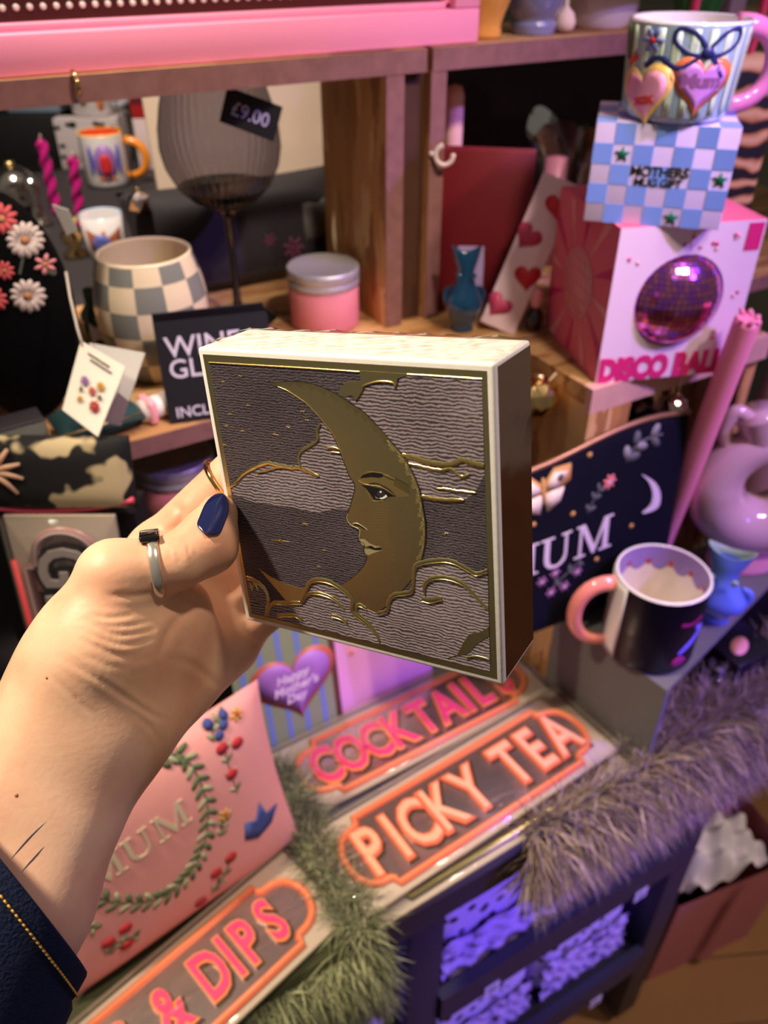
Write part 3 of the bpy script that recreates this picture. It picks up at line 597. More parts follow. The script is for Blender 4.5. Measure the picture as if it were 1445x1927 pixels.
# thumb nail
NAIL = mat('navy_varnish', (16, 24, 74), .12, coat=1, spec=.7)
nb = B(); A0, A1 = np.array((386, 1003.)), np.array((417, 926.)); ax = A1 - A0; nl = np.linalg.norm(ax); ax /= nl; pp = np.array((-ax[1], ax[0])); vs = []; NU, NV = 28, 16
def nailw(u): return 24*(min(1, u/.2)*(2 - min(1, u/.2)))**.5*((1 - ((u - .45)/.55)**2.4)**.62 if u > .45 else 1) + .2
rowsA, rhs = [], []
for u_ in np.linspace(.05, .85, 14):
    for s_ in np.linspace(-.9, .9, 9):
        q = A0 + ax*nl*u_ + pp*(nailw(u_)*s_) + np.array((2, 2)); r = sight(*q).normalized(); h_ = tree.ray_cast(EYE, r)
        if h_[0] and (h_[0] - EYE).dot(FW) < .306: rowsA.append((1, u_, s_, s_*s_, u_*s_, u_*u_)); rhs.append((h_[0] - EYE).dot(FW))
pf = np.linalg.lstsq(np.array(rowsA), np.array(rhs), rcond=None)[0]
for i in range(NU + 1):
    u = .5 - .5*math.cos(PI*i/NU); wdt = nailw(u) if 1 else 24*min(1, (u/.16)**.5 if u < .16 else 1)*((1 - ((u - .45)/.55)**2.4)**.62 if u > .45 else 1) + .4
    for j in range(NV + 1):
        s = -1 + 2*j/NV; q = A0 + ax*nl*u + pp*(wdt*s) + np.array((2, 2)); d0 = float(pf @ np.array((1, u, s, s*s, u*s, u*u))) - .0013
        vs.append(at(q[0], q[1], d0))
k = len(vs); n_ = -FW
vs2 = [v + FW*.0016 for v in vs]
fs = [(i*(NV+1)+j, i*(NV+1)+j+1, (i+1)*(NV+1)+j+1, (i+1)*(NV+1)+j) for i in range(NU) for j in range(NV)]
bd = [j for j in range(NV+1)] + [i*(NV+1)+NV for i in range(1, NU+1)] + [NU*(NV+1)+j for j in range(NV-1, -1, -1)] + [i*(NV+1) for i in range(NU-1, 0, -1)]
nb.add(vs + vs2, fs + [tuple(x + k for x in f[::-1]) for f in fs] + [(bd[i], bd[(i+1) % len(bd)], bd[(i+1) % len(bd)] + k, bd[i] + k) for i in range(len(bd))], NAIL, None, True)
tag(nb.build('fingernail', person), 'almond thumbnail in glossy navy varnish')
# rings
SILV = mat('silver_ring', (236, 230, 222), .2, .85); GOLR = mat('gold_ring', (236, 196, 120), .12, 1); ONYX = mat('onyx', (10, 10, 12), .06, coat=1)
def ring(c, axis, r, mats, name, w0, flat_=1.8):
    z_ = Vector(axis).normalized(); x_ = z_.orthogonal().normalized(); y_ = z_.cross(x_); b = B(); N = 64; pth = [c + x_*(r*math.cos(2*PI*i/N)) + y_*(r*math.sin(2*PI*i/N)) for i in range(N)]
    vs = []; fs = []
    for i in range(N):
        rd = (pth[i] - c).normalized()
        for a in range(8): an = 2*PI*a/8; vs.append(pth[i] + rd*(.00055*math.cos(an)) + z_*(w0*math.sin(an)))
    for i in range(N):
        for a in range(8): fs.append((i*8+a, i*8+(a+1) % 8, ((i+1) % N)*8+(a+1) % 8, ((i+1) % N)*8+a))
    b.add(vs, fs, mats, None, True); return b
ra = cw(MC + (IPj - MC)*.66); rax = cw(IPj) - cw(MC); rax = rax.normalized() + (UP*-.10) + FW*-.05
rg = ring(ra, rax, .0112, SILV, 'ring', .0019); rgo = rg.build('ring', person); tag(rgo, 'silver signet ring with a black stone on the thumb')
gm = B(); su = (UP*1 - rax.normalized()*UP.dot(rax.normalized()) + FW*-.25).normalized(); gp = ra + su*.0117
zx = rax.normalized(); zy = su.cross(zx).normalized(); GMm = Matrix(((zx.x, zy.x, su.x, gp.x), (zx.y, zy.y, su.y, gp.y), (zx.z, zy.z, su.z, gp.z), (0, 0, 0, 1)))
gm.box(.0070, .0100, .0024, (0, 0, 0), ONYX, .0008, 3, M=GMm); gm.build('stone', rgo)
ia = K(303, 1040, .338) + (bl_(-.050, .017, back - .004) - K(303, 1040, .338))*.50; ix = cw(bl_(-.050, .017, back - .004)) - cw(IM)
tag(ring(cw(ia), ix.normalized() + RT*.25, .0126, GOLR, 'ring', .0011).build('ring', person), 'thin gold band on the index finger')
# small marks on the skin
mk = mat('mole', (168, 96, 66), .6); ti = mat('tattoo_ink', (74, 66, 80), .6)
for x, y, r_ in ((88, 1276, .0006), (31, 1497, .0008)):
    b = B(); bm_ = bmesh.new(); bmesh.ops.create_uvsphere(bm_, u_segments=12, v_segments=8, radius=r_); b.bm(bm_, mk, Matrix.Translation(hit(x, y, -r_*.6)), True); bm_.free(); b.build('mole', person)
b = B()
for l in ([(12, 1628), (35, 1600), (60, 1572), (92, 1542)], [(34, 1650), (52, 1628), (70, 1608), (86, 1590)]):
    q = crom(l, 5); b.tube([hit(x, y, -.0002) for x, y in q], [.0001 + .00028*math.sin(PI*min(.95, max(.05, i/len(q)))) for i in range(len(q))], ti, 8)
b.build('tattoo', person)
# denim sleeve
DEN = mat('denim', (24, 33, 60), .9, bump=.8, bs=900, var=.6, vs=900, spec=.2)
p, n, L = pr(DEN); STI = mat('gold_thread', (206, 160, 70), .6)
edge = np.array((.627, .78)); outd = np.array((-.49, .87))
slv = B(); rows = []; NR = 56
prof = [(-2, -.0022), (0, 0), (6, .0005), (52, .0006), (60, .0002), (70, .0012), (160, .003), (330, .006), (520, .008), (900, .011)]
for dl, ex in prof:
    c0 = np.array((14, 1644.)) + outd*dl; dd = .271 - dl*.00002; a_ = 237*dd/FPX + ex; b2 = .0375 + ex; base = K(c0[0], c0[1], dd); row = []
    for i in range(NR):
        an = 2*PI*i/NR; wr = 1 + .02*math.sin(3*an + dl*.02)*(1 if dl > 60 else 0)
        row.append(base + np.array((edge[0], -edge[1], 0))*(a_*math.cos(an)*wr) + K(c0[0] - 40, c0[1] + 25, 1)/np.linalg.norm(K(c0[0], c0[1], 1))*(b2*math.sin(an)*wr) + np.array((-.49, -.87, 0))*0)
    rows.append(row)
vs = [cw(p_) for r_ in rows for p_ in r_]
inner = [cw(np.array(p_)*.0 + np.array(K(14 + outd[0]*-2, 1644 + outd[1]*-2, .271)) + (np.array(p_) - np.array(K(14 + outd[0]*-2, 1644 + outd[1]*-2, .271)))*.95 + np.array((outd[0], -outd[1], 0))*.02) for p_ in rows[0]]
NP = len(prof)
slv.add(vs + inner, [(j*NR + i, j*NR + (i+1) % NR, (j+1)*NR + (i+1) % NR, (j+1)*NR + i) for j in range(NP - 1) for i in range(NR)] + [(NP*NR + i, NP*NR + (i+1) % NR, (i+1) % NR, i) for i in range(NR)] + [tuple((NP - 1)*NR + i for i in range(NR))], DEN, None, True)
so = slv.build('denim_sleeve', person)
st = B()
def srow(dl, ex, an):
    c0 = np.array((14, 1644.)) + outd*dl; dd = .271 - dl*.00002; a_ = 237*dd/FPX + ex; b2 = .0375 + ex
    return cw(K(c0[0], c0[1], dd) + np.array((edge[0], -edge[1], 0))*(a_*math.cos(an)) + K(c0[0] - 40, c0[1] + 25, 1)/np.linalg.norm(K(c0[0], c0[1], 1))*(b2*math.sin(an)))
for i in range(150):
    a = 2*PI*i/150; st.tube([srow(46, .0010, a), srow(46, .0013, a + .014), srow(46, .0010, a + .028)], .00035, STI, 6)
st.build('stitching', so)
# ================================================================== sign packs
def plaque(a, b, k=1.0, n=14):
    """outline of a marquee plaque: long straight sides, a small step, then a bulging end"""
    o = []; hh = b - .0085
    E_ = [(a, b), (a, hh + .003), (a + .003, hh)] + [(a + .003 + .027*math.sin(PI*i/n)**.75, hh*math.cos(PI*i/n)) for i in range(1, n)] + [(a + .003, -hh), (a, -hh - .003), (a, -b)]
    return E_ + [(-x, -y) for x, y in E_]
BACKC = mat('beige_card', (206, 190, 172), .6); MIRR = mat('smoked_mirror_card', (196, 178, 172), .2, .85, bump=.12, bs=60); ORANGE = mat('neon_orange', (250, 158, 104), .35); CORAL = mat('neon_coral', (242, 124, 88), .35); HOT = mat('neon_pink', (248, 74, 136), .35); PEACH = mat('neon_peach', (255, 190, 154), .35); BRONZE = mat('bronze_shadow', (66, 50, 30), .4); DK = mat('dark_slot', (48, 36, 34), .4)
CLR = clear('clear_acetate', (244, 244, 244), .07, .03, .55)
def pack(label, words, M, LN, WD, cols, lsz, xs=.95, shift=0, vert=False, plate=MIRR, frm=(CORAL, ORANGE)):
    t = thing('boxed_sign', label, 'sign', M=M, group='boxed marquee signs in clear packs')
    B().box(LN, WD, .003, (0, 0, .0015), BACKC, .0008).build('backing_card', t)
    a, b = LN/2 - .042, WD/2 - .009; P = plaque(a, b)
    B().prism(P, .0031, .0046, plate).build('mirror_plate', t)
    B().line(P, .0075, lambda x, y, h=0: V(x, y, .0046 + h), frm[0], .0030, closed=True).line(P, .0030, lambda x, y, h=0: V(x, y, .0060 + h), frm[1], .0022, closed=True).build('neon_outline', t)
    # letters, one by one
    tw = sum(.42 if c == ' ' else (.36 if c == 'I' else .72) for c in words); x = -tw/2*lsz*xs + shift
    for c in words:
        wv = .42 if c == ' ' else (.36 if c == 'I' else .72); cx = x + wv/2*lsz*xs; x += wv*lsz*xs
        if c == ' ': continue
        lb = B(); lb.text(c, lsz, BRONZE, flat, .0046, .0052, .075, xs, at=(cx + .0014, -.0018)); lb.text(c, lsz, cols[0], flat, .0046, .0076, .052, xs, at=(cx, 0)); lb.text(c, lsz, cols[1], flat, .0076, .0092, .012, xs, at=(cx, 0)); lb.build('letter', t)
    B().box(LN + .002, WD + .002, .0125, (0, 0, .0064), CLR, .0015).build('clear_wrap', t)
    return t
def lay_on(p, ang, z): return Matrix.Translation((p[0], p[1], z)) @ Matrix.Rotation(ang, 4, 'Z')
pack('boxed sign with gold letters lying under the orange one at the table edge', 'SNACKS', lay_on((.322, .360), R_(2), TB + .001), .31, .092, (BRONZE, GOLDB), .05, frm=(GOLD, GOLDB))
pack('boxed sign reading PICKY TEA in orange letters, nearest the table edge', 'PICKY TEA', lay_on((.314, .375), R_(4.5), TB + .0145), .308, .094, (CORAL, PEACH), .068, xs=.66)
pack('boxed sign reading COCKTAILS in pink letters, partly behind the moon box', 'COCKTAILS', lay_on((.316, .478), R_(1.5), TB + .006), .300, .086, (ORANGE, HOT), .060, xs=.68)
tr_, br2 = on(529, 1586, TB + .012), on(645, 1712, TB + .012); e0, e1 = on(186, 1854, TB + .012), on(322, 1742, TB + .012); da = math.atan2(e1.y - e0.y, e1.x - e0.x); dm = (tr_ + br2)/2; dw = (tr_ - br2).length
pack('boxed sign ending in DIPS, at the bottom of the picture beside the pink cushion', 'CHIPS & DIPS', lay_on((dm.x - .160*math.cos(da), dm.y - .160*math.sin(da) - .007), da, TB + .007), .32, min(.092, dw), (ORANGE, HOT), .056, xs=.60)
pt_ = at(112, 962, .588); zl = pt_.z - TB; hx = -HD*math.cos(R_(7)) + V(0, 0, 1)*math.sin(R_(7)); ux_ = HD*math.sin(R_(7)) + V(0, 0, 1)*math.cos(R_(7)); ux_ = -ux_; uy_ = hx.cross(ux_)
PACKX = ux_.copy(); LH = -zl/ux_.z; bp_ = pt_ + ux_*LH*.5
Mh = Matrix(((ux_.x, uy_.x, hx.x, bp_.x), (ux_.y, uy_.y, hx.y, bp_.y), (ux_.z, uy_.z, hx.z, bp_.z), (0, 0, 0, 1)))
WHT = mat('soft_white_letter', (228, 214, 208), .4)
pack('boxed sign with white letters stood on end at the far left behind the wrist', 'GIN BAR', Mh, LH - .004, .080, (DK, WHT), .058, xs=.9, shift=-.040, frm=(mat('rose_line', (200, 150, 150), .3), WHT))

# ================================================================== pillow-shaped things
def pillow(b, w_, h_, th, m, n=28, back=True, corner=.0, edge_r=2.6, M=None):
    f = lambda x, y: th*max(0, (1 - abs(2*x/w_)**edge_r))**.5*max(0, (1 - abs(2*y/h_)**edge_r))**.5
    for s in ((1, -1) if back else (1,)):
        vs = []; 
        for j in range(n + 1):
            for i in range(n + 1):
                x, y = (-.5 + i/n), (-.5 + j/n); pin = 1 - corner*(1 - (2*x)**2)*(1 if abs(y) > .3 else (abs(y)/.3)**2)*abs(2*y) ; pin2 = 1 - corner*(1 - (2*y)**2)*abs(2*x)
                vs.append(V(x*w_*pin2, y*h_*pin, s*f(x*w_, y*h_)))
        b.add(vs, [(j*(n+1)+i, j*(n+1)+i+1, (j+1)*(n+1)+i+1, (j+1)*(n+1)+i) for j in range(n) for i in range(n)], m, M, True)
    return lambda x, y, h=0: V(x, y, f(x, y) + h)
LEAF = mat('embroidery_green', (96, 112, 78), .8); LEAF2 = mat('embroidery_sage', (158, 164, 130), .8); RED = mat('embroidery_red', (176, 44, 52), .8); YEL = mat('embroidery_gold', (206, 158, 62), .8); BLU = mat('embroidery_blue', (62, 78, 140), .8); STONE = mat('embroidery_stone', (210, 196, 168), .8)
def leafy(b, fm, pts, ln, mats, every=2, w_=.4):
    P = crom(pts, 6); b.line(P, ln*.16, fm, mats[0], .0005)
    for i in range(1, len(P) - 1, every):
        tx, ty = P[i+1][0] - P[i-1][0], P[i+1][1] - P[i-1][1]; a0 = math.atan2(ty, tx)
        for s in (1, -1):
            a = a0 + s*.85; cx, cy = P[i][0] + math.cos(a)*ln*.5, P[i][1] + math.sin(a)*ln*.5
            b.decal(circ(cx, cy, ln*.52, ln*w_*.55, 8, rot=a), fm, mats[(i//every + (s > 0)) % len(mats)], .0006, 1)
def flower(b, fm, cx, cy, r, m, mc, n=9, a0=0):
    for i in range(n):
        a = a0 + 2*PI*i/n; b.decal(circ(cx + math.cos(a)*r*.58, cy + math.sin(a)*r*.58, r*.42, r*.19, 8, rot=a), fm, m, .0009, 1)
    b.decal(circ(cx, cy, r*.24, n=10), fm, mc, .0013, 1)
def serif(b, word, size, fm, m, at_=(0, 0), rot=0, h1=.0010, sp=1.0):
    """upright serif capitals M and U"""
    x = 0
    for c in word:
        S_ = []; W_ = .95 if c == 'M' else .80
        rect = lambda x0, y0, x1, y1: [(x0, y0), (x1, y0), (x1, y1), (x0, y1)]
        if c == 'M': S_ = [rect(.12, 0, .18, .7), rect(.70, 0, .82, .7), [(.12, .7), (.24, .7), (.52, .12), (.45, .0)], [(.45, 0), (.50, .0), (.78, .7), (.70, .7)], rect(.02, 0, .28, .035), rect(.62, 0, .92, .035), rect(.04, .665, .2, .7), rect(.74, .665, .92, .7)]
        else:
            ou = [(.10, .7), (.10, .22), (.13, .10), (.22, .01), (.36, -.02), (.50, .01), (.60, .10), (.63, .22), (.63, .7), (.57, .7), (.57, .24), (.53, .12), (.46, .05), (.38, .035), (.30, .06), (.24, .13), (.22, .24), (.22, .7)]
            S_ = [ou, rect(.02, .665, .32, .7), rect(.49, .665, .72, .7)]
        for p_ in S_:
            q = []
            for a, c_ in p_:
                X = (x + a*size*sp); Y = c_*size - .35*size; q.append((X*math.cos(rot) - Y*math.sin(rot) + at_[0], X*math.sin(rot) + Y*math.cos(rot) + at_[1]))
            b.prism(q, .0002, h1, m, fm=lambda x_, y_, h: fm(x_, y_, h))
        x += W_*size*sp
    return x
# ---- pink cushion
cn = [None, on(540, 1560, TB + .012), on(150, 1835, TB + .012)]
ux = (cn[1] - cn[2]); lw = ux.length; ux.normalize()
best = min(((abs((on(462, 1285, TB + .012 + k_*.002) - cn[1]).dot(ux)), k_) for k_ in range(0, 110)))[1]
cn[0] = on(462, 1285, TB + .012 + best*.002); uy = cn[0] - cn[1]; uy -= ux*uy.dot(ux); chh = uy.length; uy.normalize(); uz = ux.cross(uy); cw_ = lw + .02; chh += .012
cen = (cn[1] + cn[2])/2 + uy*(chh/2 - .006) + ux*-.004 + uz*.012
t = thing('mum_cushion', 'pink embroidered cushion with a leaf wreath, propped on the table beside the wrist', 'cushion', M=Matrix(((ux.x, uy.x, uz.x, cen.x), (ux.y, uy.y, uz.y, cen.y), (ux.z, uy.z, uz.z, cen.z), (0, 0, 0, 1))))
b = B(); PCOT = mat('pink_cotton', (230, 160, 154), .85, bump=.35, bs=55, var=.08, vs=12); fmc = pillow(b, cw_, chh, .022, PCOT, 30, corner=.05); b.build('cover', t)
def L_loc(px, py):
    r = sight(px, py); k_ = ((cen + uz*.018 - EYE).dot(uz))/r.dot(uz); q = EYE + r*k_ - cen
    return max(-cw_*.47, min(cw_*.47, q.dot(ux))), max(-chh*.46, min(chh*.46, q.dot(uy)))
wre = [(300, 1440), (345, 1425), (375, 1470), (388, 1530), (378, 1590), (352, 1640), (310, 1680), (255, 1695), (190, 1690), (140, 1650), (130, 1570)]
b = B(); leafy(b, fmc, [L_loc(*p_) for p_ in wre], .011, (LEAF, LEAF2, LEAF), 2); b.build('leaf_wreath', t)
b = B(); q0 = L_loc(160, 1665); q1 = L_loc(345, 1525); rt = math.atan2(q1[1] - q0[1], q1[0] - q0[0]); serif(b, 'MUM', math.hypot(q1[0] - q0[0], q1[1] - q0[1])/2.62, fmc, STONE, L_loc(160, 1660), rt); b.build('lettering', t)
for px, py, c_ in ((435, 1455, RED), (420, 1410, RED), (450, 1400, RED), (405, 1640, RED), (432, 1610, RED), (235, 1745, RED), (205, 1775, RED), (240, 1780, RED), (380, 1700, RED)): x, y = L_loc(px, py); b = B(); b.decal(circ(x, y, .0055, .0045, 10), fmc, c_, .0012, 1); b.build('embroidered_rosebud', t)
for pts in ([(445, 1490), (430, 1440), (425, 1405)], [(400, 1680), (420, 1650), (432, 1612)], [(200, 1800), (225, 1775), (262, 1760)], [(405, 1400), (412, 1370), (425, 1330)], [(410, 1570), (418, 1545), (420, 1530)], [(135, 1735), (160, 1745), (180, 1750)]): b = B(); leafy(b, fmc, [L_loc(*p_) for p_ in pts], .007, (LEAF, LEAF2), 3); b.build('embroidered_sprig', t)
for px, py in ((392, 1348), (425, 1335), (428, 1370), (418, 1388), (400, 1365)): x, y = L_loc(px, py); b = B(); b.decal(circ(x, y, .004, n=8), fmc, BLU, .0012, 1); b.build('embroidered_bluebell', t)
for px, py in ((455, 1352), (420, 1530), (140, 1740)): x, y = L_loc(px, py); b = B(); flower(b, fmc, x, y, .006, YEL, RED, 6); b.build('embroidered_flower', t)
x, y = L_loc(490, 1545); b = B(); b.decal([(x - .018, y - .006), (x - .006, y - .014), (x + .010, y - .010), (x + .020, y + .002), (x + .008, y + .002), (x + .004, y + .018), (x - .004, y + .004), (x - .014, y + .010)], fmc, BLU, .0014, 2)
b.build('embroidered_bird', t)

# ---- navy pouch
p0 = on(1290, 1112, BL); 
t = thing('zip_pouch', 'navy zip pouch embroidered with a moth and MUM, standing behind the navy mug', 'pouch', (.462, .4405, BL + .001), R_(-4), R_(-4))
pw, ph = .262, .196; b = B(); NV = mat('navy_velvet', (9, 10, 27), .85, spec=.15, bump=.3, bs=90)
def pouchf(x, y, h=0):
    u = min(1, abs(2*x/pw)); v_ = min(1, max(0, y/ph)); f = .024*(1 - u**3)**.6*(max(0, 1 - v_)**.7*.85 + .15)*(min(1, v_*8)**.5)
    return V(x, -f - h, y + .010*math.sin(x*22)*v_)
n_ = 30; vs = []
for j in range(n_ + 1):
    for i in range(n_ + 1): vs.append(pouchf((-.5 + i/n_)*pw*(1 - .03*(j/n_)), ph*j/n_))
vb = [V(v.x, .004 - v.y*.1, v.z) for v in vs]; q = [(j*(n_+1)+i, j*(n_+1)+i+1, (j+1)*(n_+1)+i+1, (j+1)*(n_+1)+i) for j in range(n_) for i in range(n_)]
K0 = (n_+1)**2; bdv = [j for j in range(n_+1)] + [i*(n_+1)+n_ for i in range(1, n_+1)] + [n_*(n_+1)+j for j in range(n_-1, -1, -1)] + [i*(n_+1) for i in range(n_-1, 0, -1)]
b.add(vs + vb, q + [tuple(K0 + x for x in f) for f in q] + [(bdv[i], bdv[(i+1) % len(bdv)], bdv[(i+1) % len(bdv)] + K0, bdv[i] + K0) for i in range(len(bdv))], NV, None, True); b.build('pouch_body', t)
b = B(); b.tube([pouchf((-.5 + i/20)*pw*.97, ph) + V(0, 0, .0025) for i in range(21)], .0028, mat('brass_zip', (150, 110, 80), .4, .6), 8); b.build('zip', t)
LIL = mat('embroidery_lilac', (208, 192, 214), .8); IVY = mat('embroidery_ivory', (228, 208, 190), .8); TAN = mat('embroidery_tan', (190, 140, 80), .8); DUSK = mat('embroidery_dusk', (86, 88, 96), .8); ROSE = mat('embroidery_rose', (222, 120, 128), .8); MAU = mat('embroidery_mauve', (140, 84, 140), .8)
TI = t.matrix_world.inverted()
def PL(px, py):
    o, d = TI @ EYE, TI.to_3x3() @ sight(px, py); k = (-.018 - o.y)/d.y; return (o.x + d.x*k, o.z + d.z*k)
b = B(); u0, u1 = PL(1022, 1040), PL(1155, 1005); ls = math.hypot(u1[0] - u0[0], u1[1] - u0[1]); sz = ls/1.72; rt = math.atan2(u1[1] - u0[1], u1[0] - u0[0])*.6
serif(b, 'MUM', sz, pouchf, LIL, (u0[0] - .98*sz, u0[1]), rt); b.build('lettering', t)
b = B()
for s in (1, -1):
    mc = PL(1035, 925); b.decal([(mc[0], mc[1] + .008), (mc[0] + s*.012, mc[1] + .020), (mc[0] + s*.030, mc[1] + .017), (mc[0] + s*.029, mc[1] + .002), (mc[0] + s*.014, mc[1] - .004), (mc[0], mc[1] - .002)], pouchf, TAN, .0008, 1)
    b.decal([(mc[0] + s*.001, mc[1] + .004), (mc[0] + s*.012, mc[1] + .016), (mc[0] + s*.026, mc[1] + .012), (mc[0] + s*.014, mc[1] - .001)], pouchf, IVY, .0013, 1)
    b.decal([(mc[0], mc[1] - .001), (mc[0] + s*.022, mc[1] - .002), (mc[0] + s*.018, mc[1] - .014), (mc[0] + s*.004, mc[1] - .020)], pouchf, IVY, .0014, 1)
    b.decal(circ(mc[0] + s*.018, mc[1] + .009, .0035, n=8), pouchf, DUSK, .0018, 1)
b.decal(circ(mc[0], mc[1] + .002, .0022, .014, 10), pouchf, TAN, .002, 1); b.build('moth', t)
b = B(); mo_ = crom([PL(1215, 912), PL(1240, 925), PL(1250, 945), PL(1243, 968), PL(1212, 978), PL(1228, 965), PL(1234, 945), PL(1228, 925)], 4, True); b.prism(mo_, .0003, .0014, LIL, fm=pouchf); b.build('crescent', t)
b = B(); leafy(b, pouchf, [PL(1190, 890), PL(1215, 860), PL(1262, 842)], .014, (DUSK, mat('embroidery_ash', (132, 130, 136), .8)), 4, .55); b.build('embroidered_sprig', t); b = B(); leafy(b, pouchf, [PL(1112, 972), PL(1128, 945), PL(1140, 930)], .008, (DUSK,), 4); b.build('embroidered_sprig', t)
x, y = PL(1155, 922); b = B(); flower(b, pouchf, x, y, .0075, ROSE, LIL, 7); b.build('embroidered_flower', t)
for px, py in ((1013, 982), (1085, 970), (1125, 870), (1122, 1055), (1190, 1000)): x, y = PL(px, py); b = B(); b.decal(circ(x, y, .0025, n=8), pouchf, TAN, .0009, 1); b.build('embroidered_dot', t)
for px, py in ((1020, 1090), (1045, 1075), (1060, 1100), (1085, 1075), (1035, 1110)): x, y = PL(px, py); b = B(); flower(b, pouchf, x, y, .006, MAU, LIL, 6); b.build('embroidered_flower', t)
b = B(); leafy(b, pouchf, [PL(1040, 1100), PL(1075, 1070), PL(1095, 1055)], .008, (DUSK,), 4); b.build('embroidered_sprig', t)

# ================================================================== mugs
def mug(name, label, p, R, H, outer, inner, handle, ha, group=None, th=.0028, hm=None, hs=1.0, rim=None, sl=0):
    t = thing(name, label, 'mug', p, 0, group=group)
    ro, rt_ = R, R + sl*H
    b = B(); b.lathe([(R*.86, 0), (R*.93, .0015), (R, .006), (rt_, H - .001)], outer, 56, cap='b'); b.build('body', t)
    b = B(); b.lathe([(rt_, H - .001), (rt_ - .0006, H + .0004), (rt_ - th*.5, H + .0008), (rt_ - th, H)], rim or inner, 56, cap=False); b.build('rim', t)
    b = B(); b.lathe([(rt_ - th, H), (R - th, H*.3), (R - th, .008), (R*.8, .005), (.0001, .005)], inner, 56, cap=False); b.build('inside', t)
    a = ha; pts = []
    for i in range(15):
        u = i/14; an = PI*(u - .5); pts.append(V(math.cos(a), math.sin(a), 0)*(R - .001 + sl*H*.5 + .030*hs*math.cos(an)**.75) + V(0, 0, H*.5 - H*.36*math.sin(an)*-1*hs*.95))
    b = B(); b.tube(pts, .0052*hs, hm or handle, 12, sy=1.25); b.build('handle', t)
    return t
# ---- navy mug on the block
GLN = mat('navy_glaze', (10, 9, 30), .35, coat=.08, spec=.15); CREAM = mat('cream_glaze', (236, 226, 206), .18, coat=.5); PINKG = mat('pink_glaze', (240, 142, 132), .12, coat=1); LILG = mat('lilac_glaze', (150, 124, 186), .25); REDG = mat('red_dot_glaze', (226, 70, 62), .3); WGL = mat('white_glaze', (232, 226, 226), .14, coat=1)
mp_ = on(1214, 1213, BL) + V(0, 0, .0004); mR, mH = .0435, .092
ha = math.atan2(on(1130, 1160, BL + .04).y - mp_.y, on(1130, 1160, BL + .04).x - mp_.x)
t = mug('mug', 'navy mug with a coral pink handle and scalloped lilac inside, on the grey block', mp_, mR, mH, GLN, CREAM, PINKG, ha, rim=WGL, hs=1.15)
b = B(); fr = onround(mR + .0002, ha)
b.prism([(-.024, .006), (.024, .006), (.024, mH - .004), (-.024, mH - .004)], 0, .0003, WGL, fm=fr) if False else None
N = 14; pp = [(-.021 + .042*i/N, .004) for i in range(N + 1)] + [(.021 - .042*i/N, mH - .002) for i in range(N + 1)]; b.decal(pp, fr, WGL, .0003, 5); b.build('white_stripe', t)
b = B(); vs = []; NS = 96
for i in range(NS + 1):
    a = 2*PI*i/NS; zz = mH - .018 - .010*abs(math.sin(a*6)); rr = mR - .0031; vs += [V(rr*math.cos(a), rr*math.sin(a), mH - .0005), V(rr*math.cos(a), rr*math.sin(a), zz)]
b.add(vs, [(2*i, 2*i+1, 2*i+3, 2*i+2) for i in range(NS)], LILG, None, True)
for i in range(12):
    a = PI/6*i; fmi = lambda x, y, h=0, a=a: V((mR - .0034)*math.cos(a + x/mR), (mR - .0034)*math.sin(a + x/mR), y); b.decal(circ(0, mH - .0185, .0026, .0036, 10), fmi, REDG, 0, 1)
b.build('scalloped_band', t)
b = B(); dirp = math.atan2(-mp_.y, -mp_.x); fr = onround(mR + .0003, dirp + R_(52)); LB = mat('lilac_print', (128, 116, 232), .3); MG = mat('magenta_print', (150, 30, 110), .3)
b.line(crom([(.006, .058), (.016, .052), (.010, .042), (.0, .034), (-.006, .028)], 5), [.004 + .005*math.sin(PI*i/20) for i in range(21)], fr, LB, .0004); b.line(crom([(-.012, .066), (.0, .064), (.012, .068)], 5), .004, fr, MG, .0004); b.decal(circ(-.004, .018, .008, .006, 12), fr, MG, .0004, 2); b.build('printed_motif', t)

# ---- disco ball box, checked box, heart mug
d0, d1 = on(1120, 722, SH), on(1368, 698, SH); dr = math.atan2(d1.y - d0.y, d1.x - d0.x); DW = (d1 - d0).length; DH = zabove(1165, 430, d0) - SH
PKB = mat('pink_box_card', (236, 112, 140), .35); LIB = mat('pale_lilac_card', (232, 206, 226), .35); MAG = mat('magenta_print_card', (214, 40, 120), .35); PALP = mat('pale_pink_print', (246, 168, 176), .4)
t = thing('disco_ball_box', 'pink window box holding a disco ball, under the blue checked box', 'box', d0, dr)
W_, D_ = DW, DW
b = B(); hb = .0005
ring_ = circ(W_*.50, DH*.52, W_*.315, n=64)
def plate_with_hole(b, x0, x1, z0, z1, hole, m, y):
    n = len(hole); cx = sum(p[0] for p in hole)/n; cy = sum(p[1] for p in hole)/n; out = []
    for x, z in hole:
        dx, dz = x - cx, z - cy; k = min(((x1 - cx)/dx if dx > 1e-9 else (x0 - cx)/dx if dx < -1e-9 else 1e9), ((z1 - cy)/dz if dz > 1e-9 else (z0 - cy)/dz if dz < -1e-9 else 1e9)); out.append((cx + dx*k, cy + dz*k))
    for c_ in ((x0, z0), (x1, z0), (x1, z1), (x0, z1)):
        i = min(range(n), key=lambda i: (out[i][0] - c_[0])**2 + (out[i][1] - c_[1])**2); out[i] = c_
    vs = [V(x, y, z) for x, z in hole] + [V(x, y, z) for x, z in out] + [V(x, y + .002, z) for x, z in hole]
    b.add(vs, [(i, (i+1) % n, n + (i+1) % n, n + i) for i in range(n)] + [(i, (i+1) % n, 2*n + (i+1) % n, 2*n + i) for i in range(n)], m)
plate_with_hole(b, 0, W_, 0, DH, ring_, LIB, 0); b.build('window_panel', t)
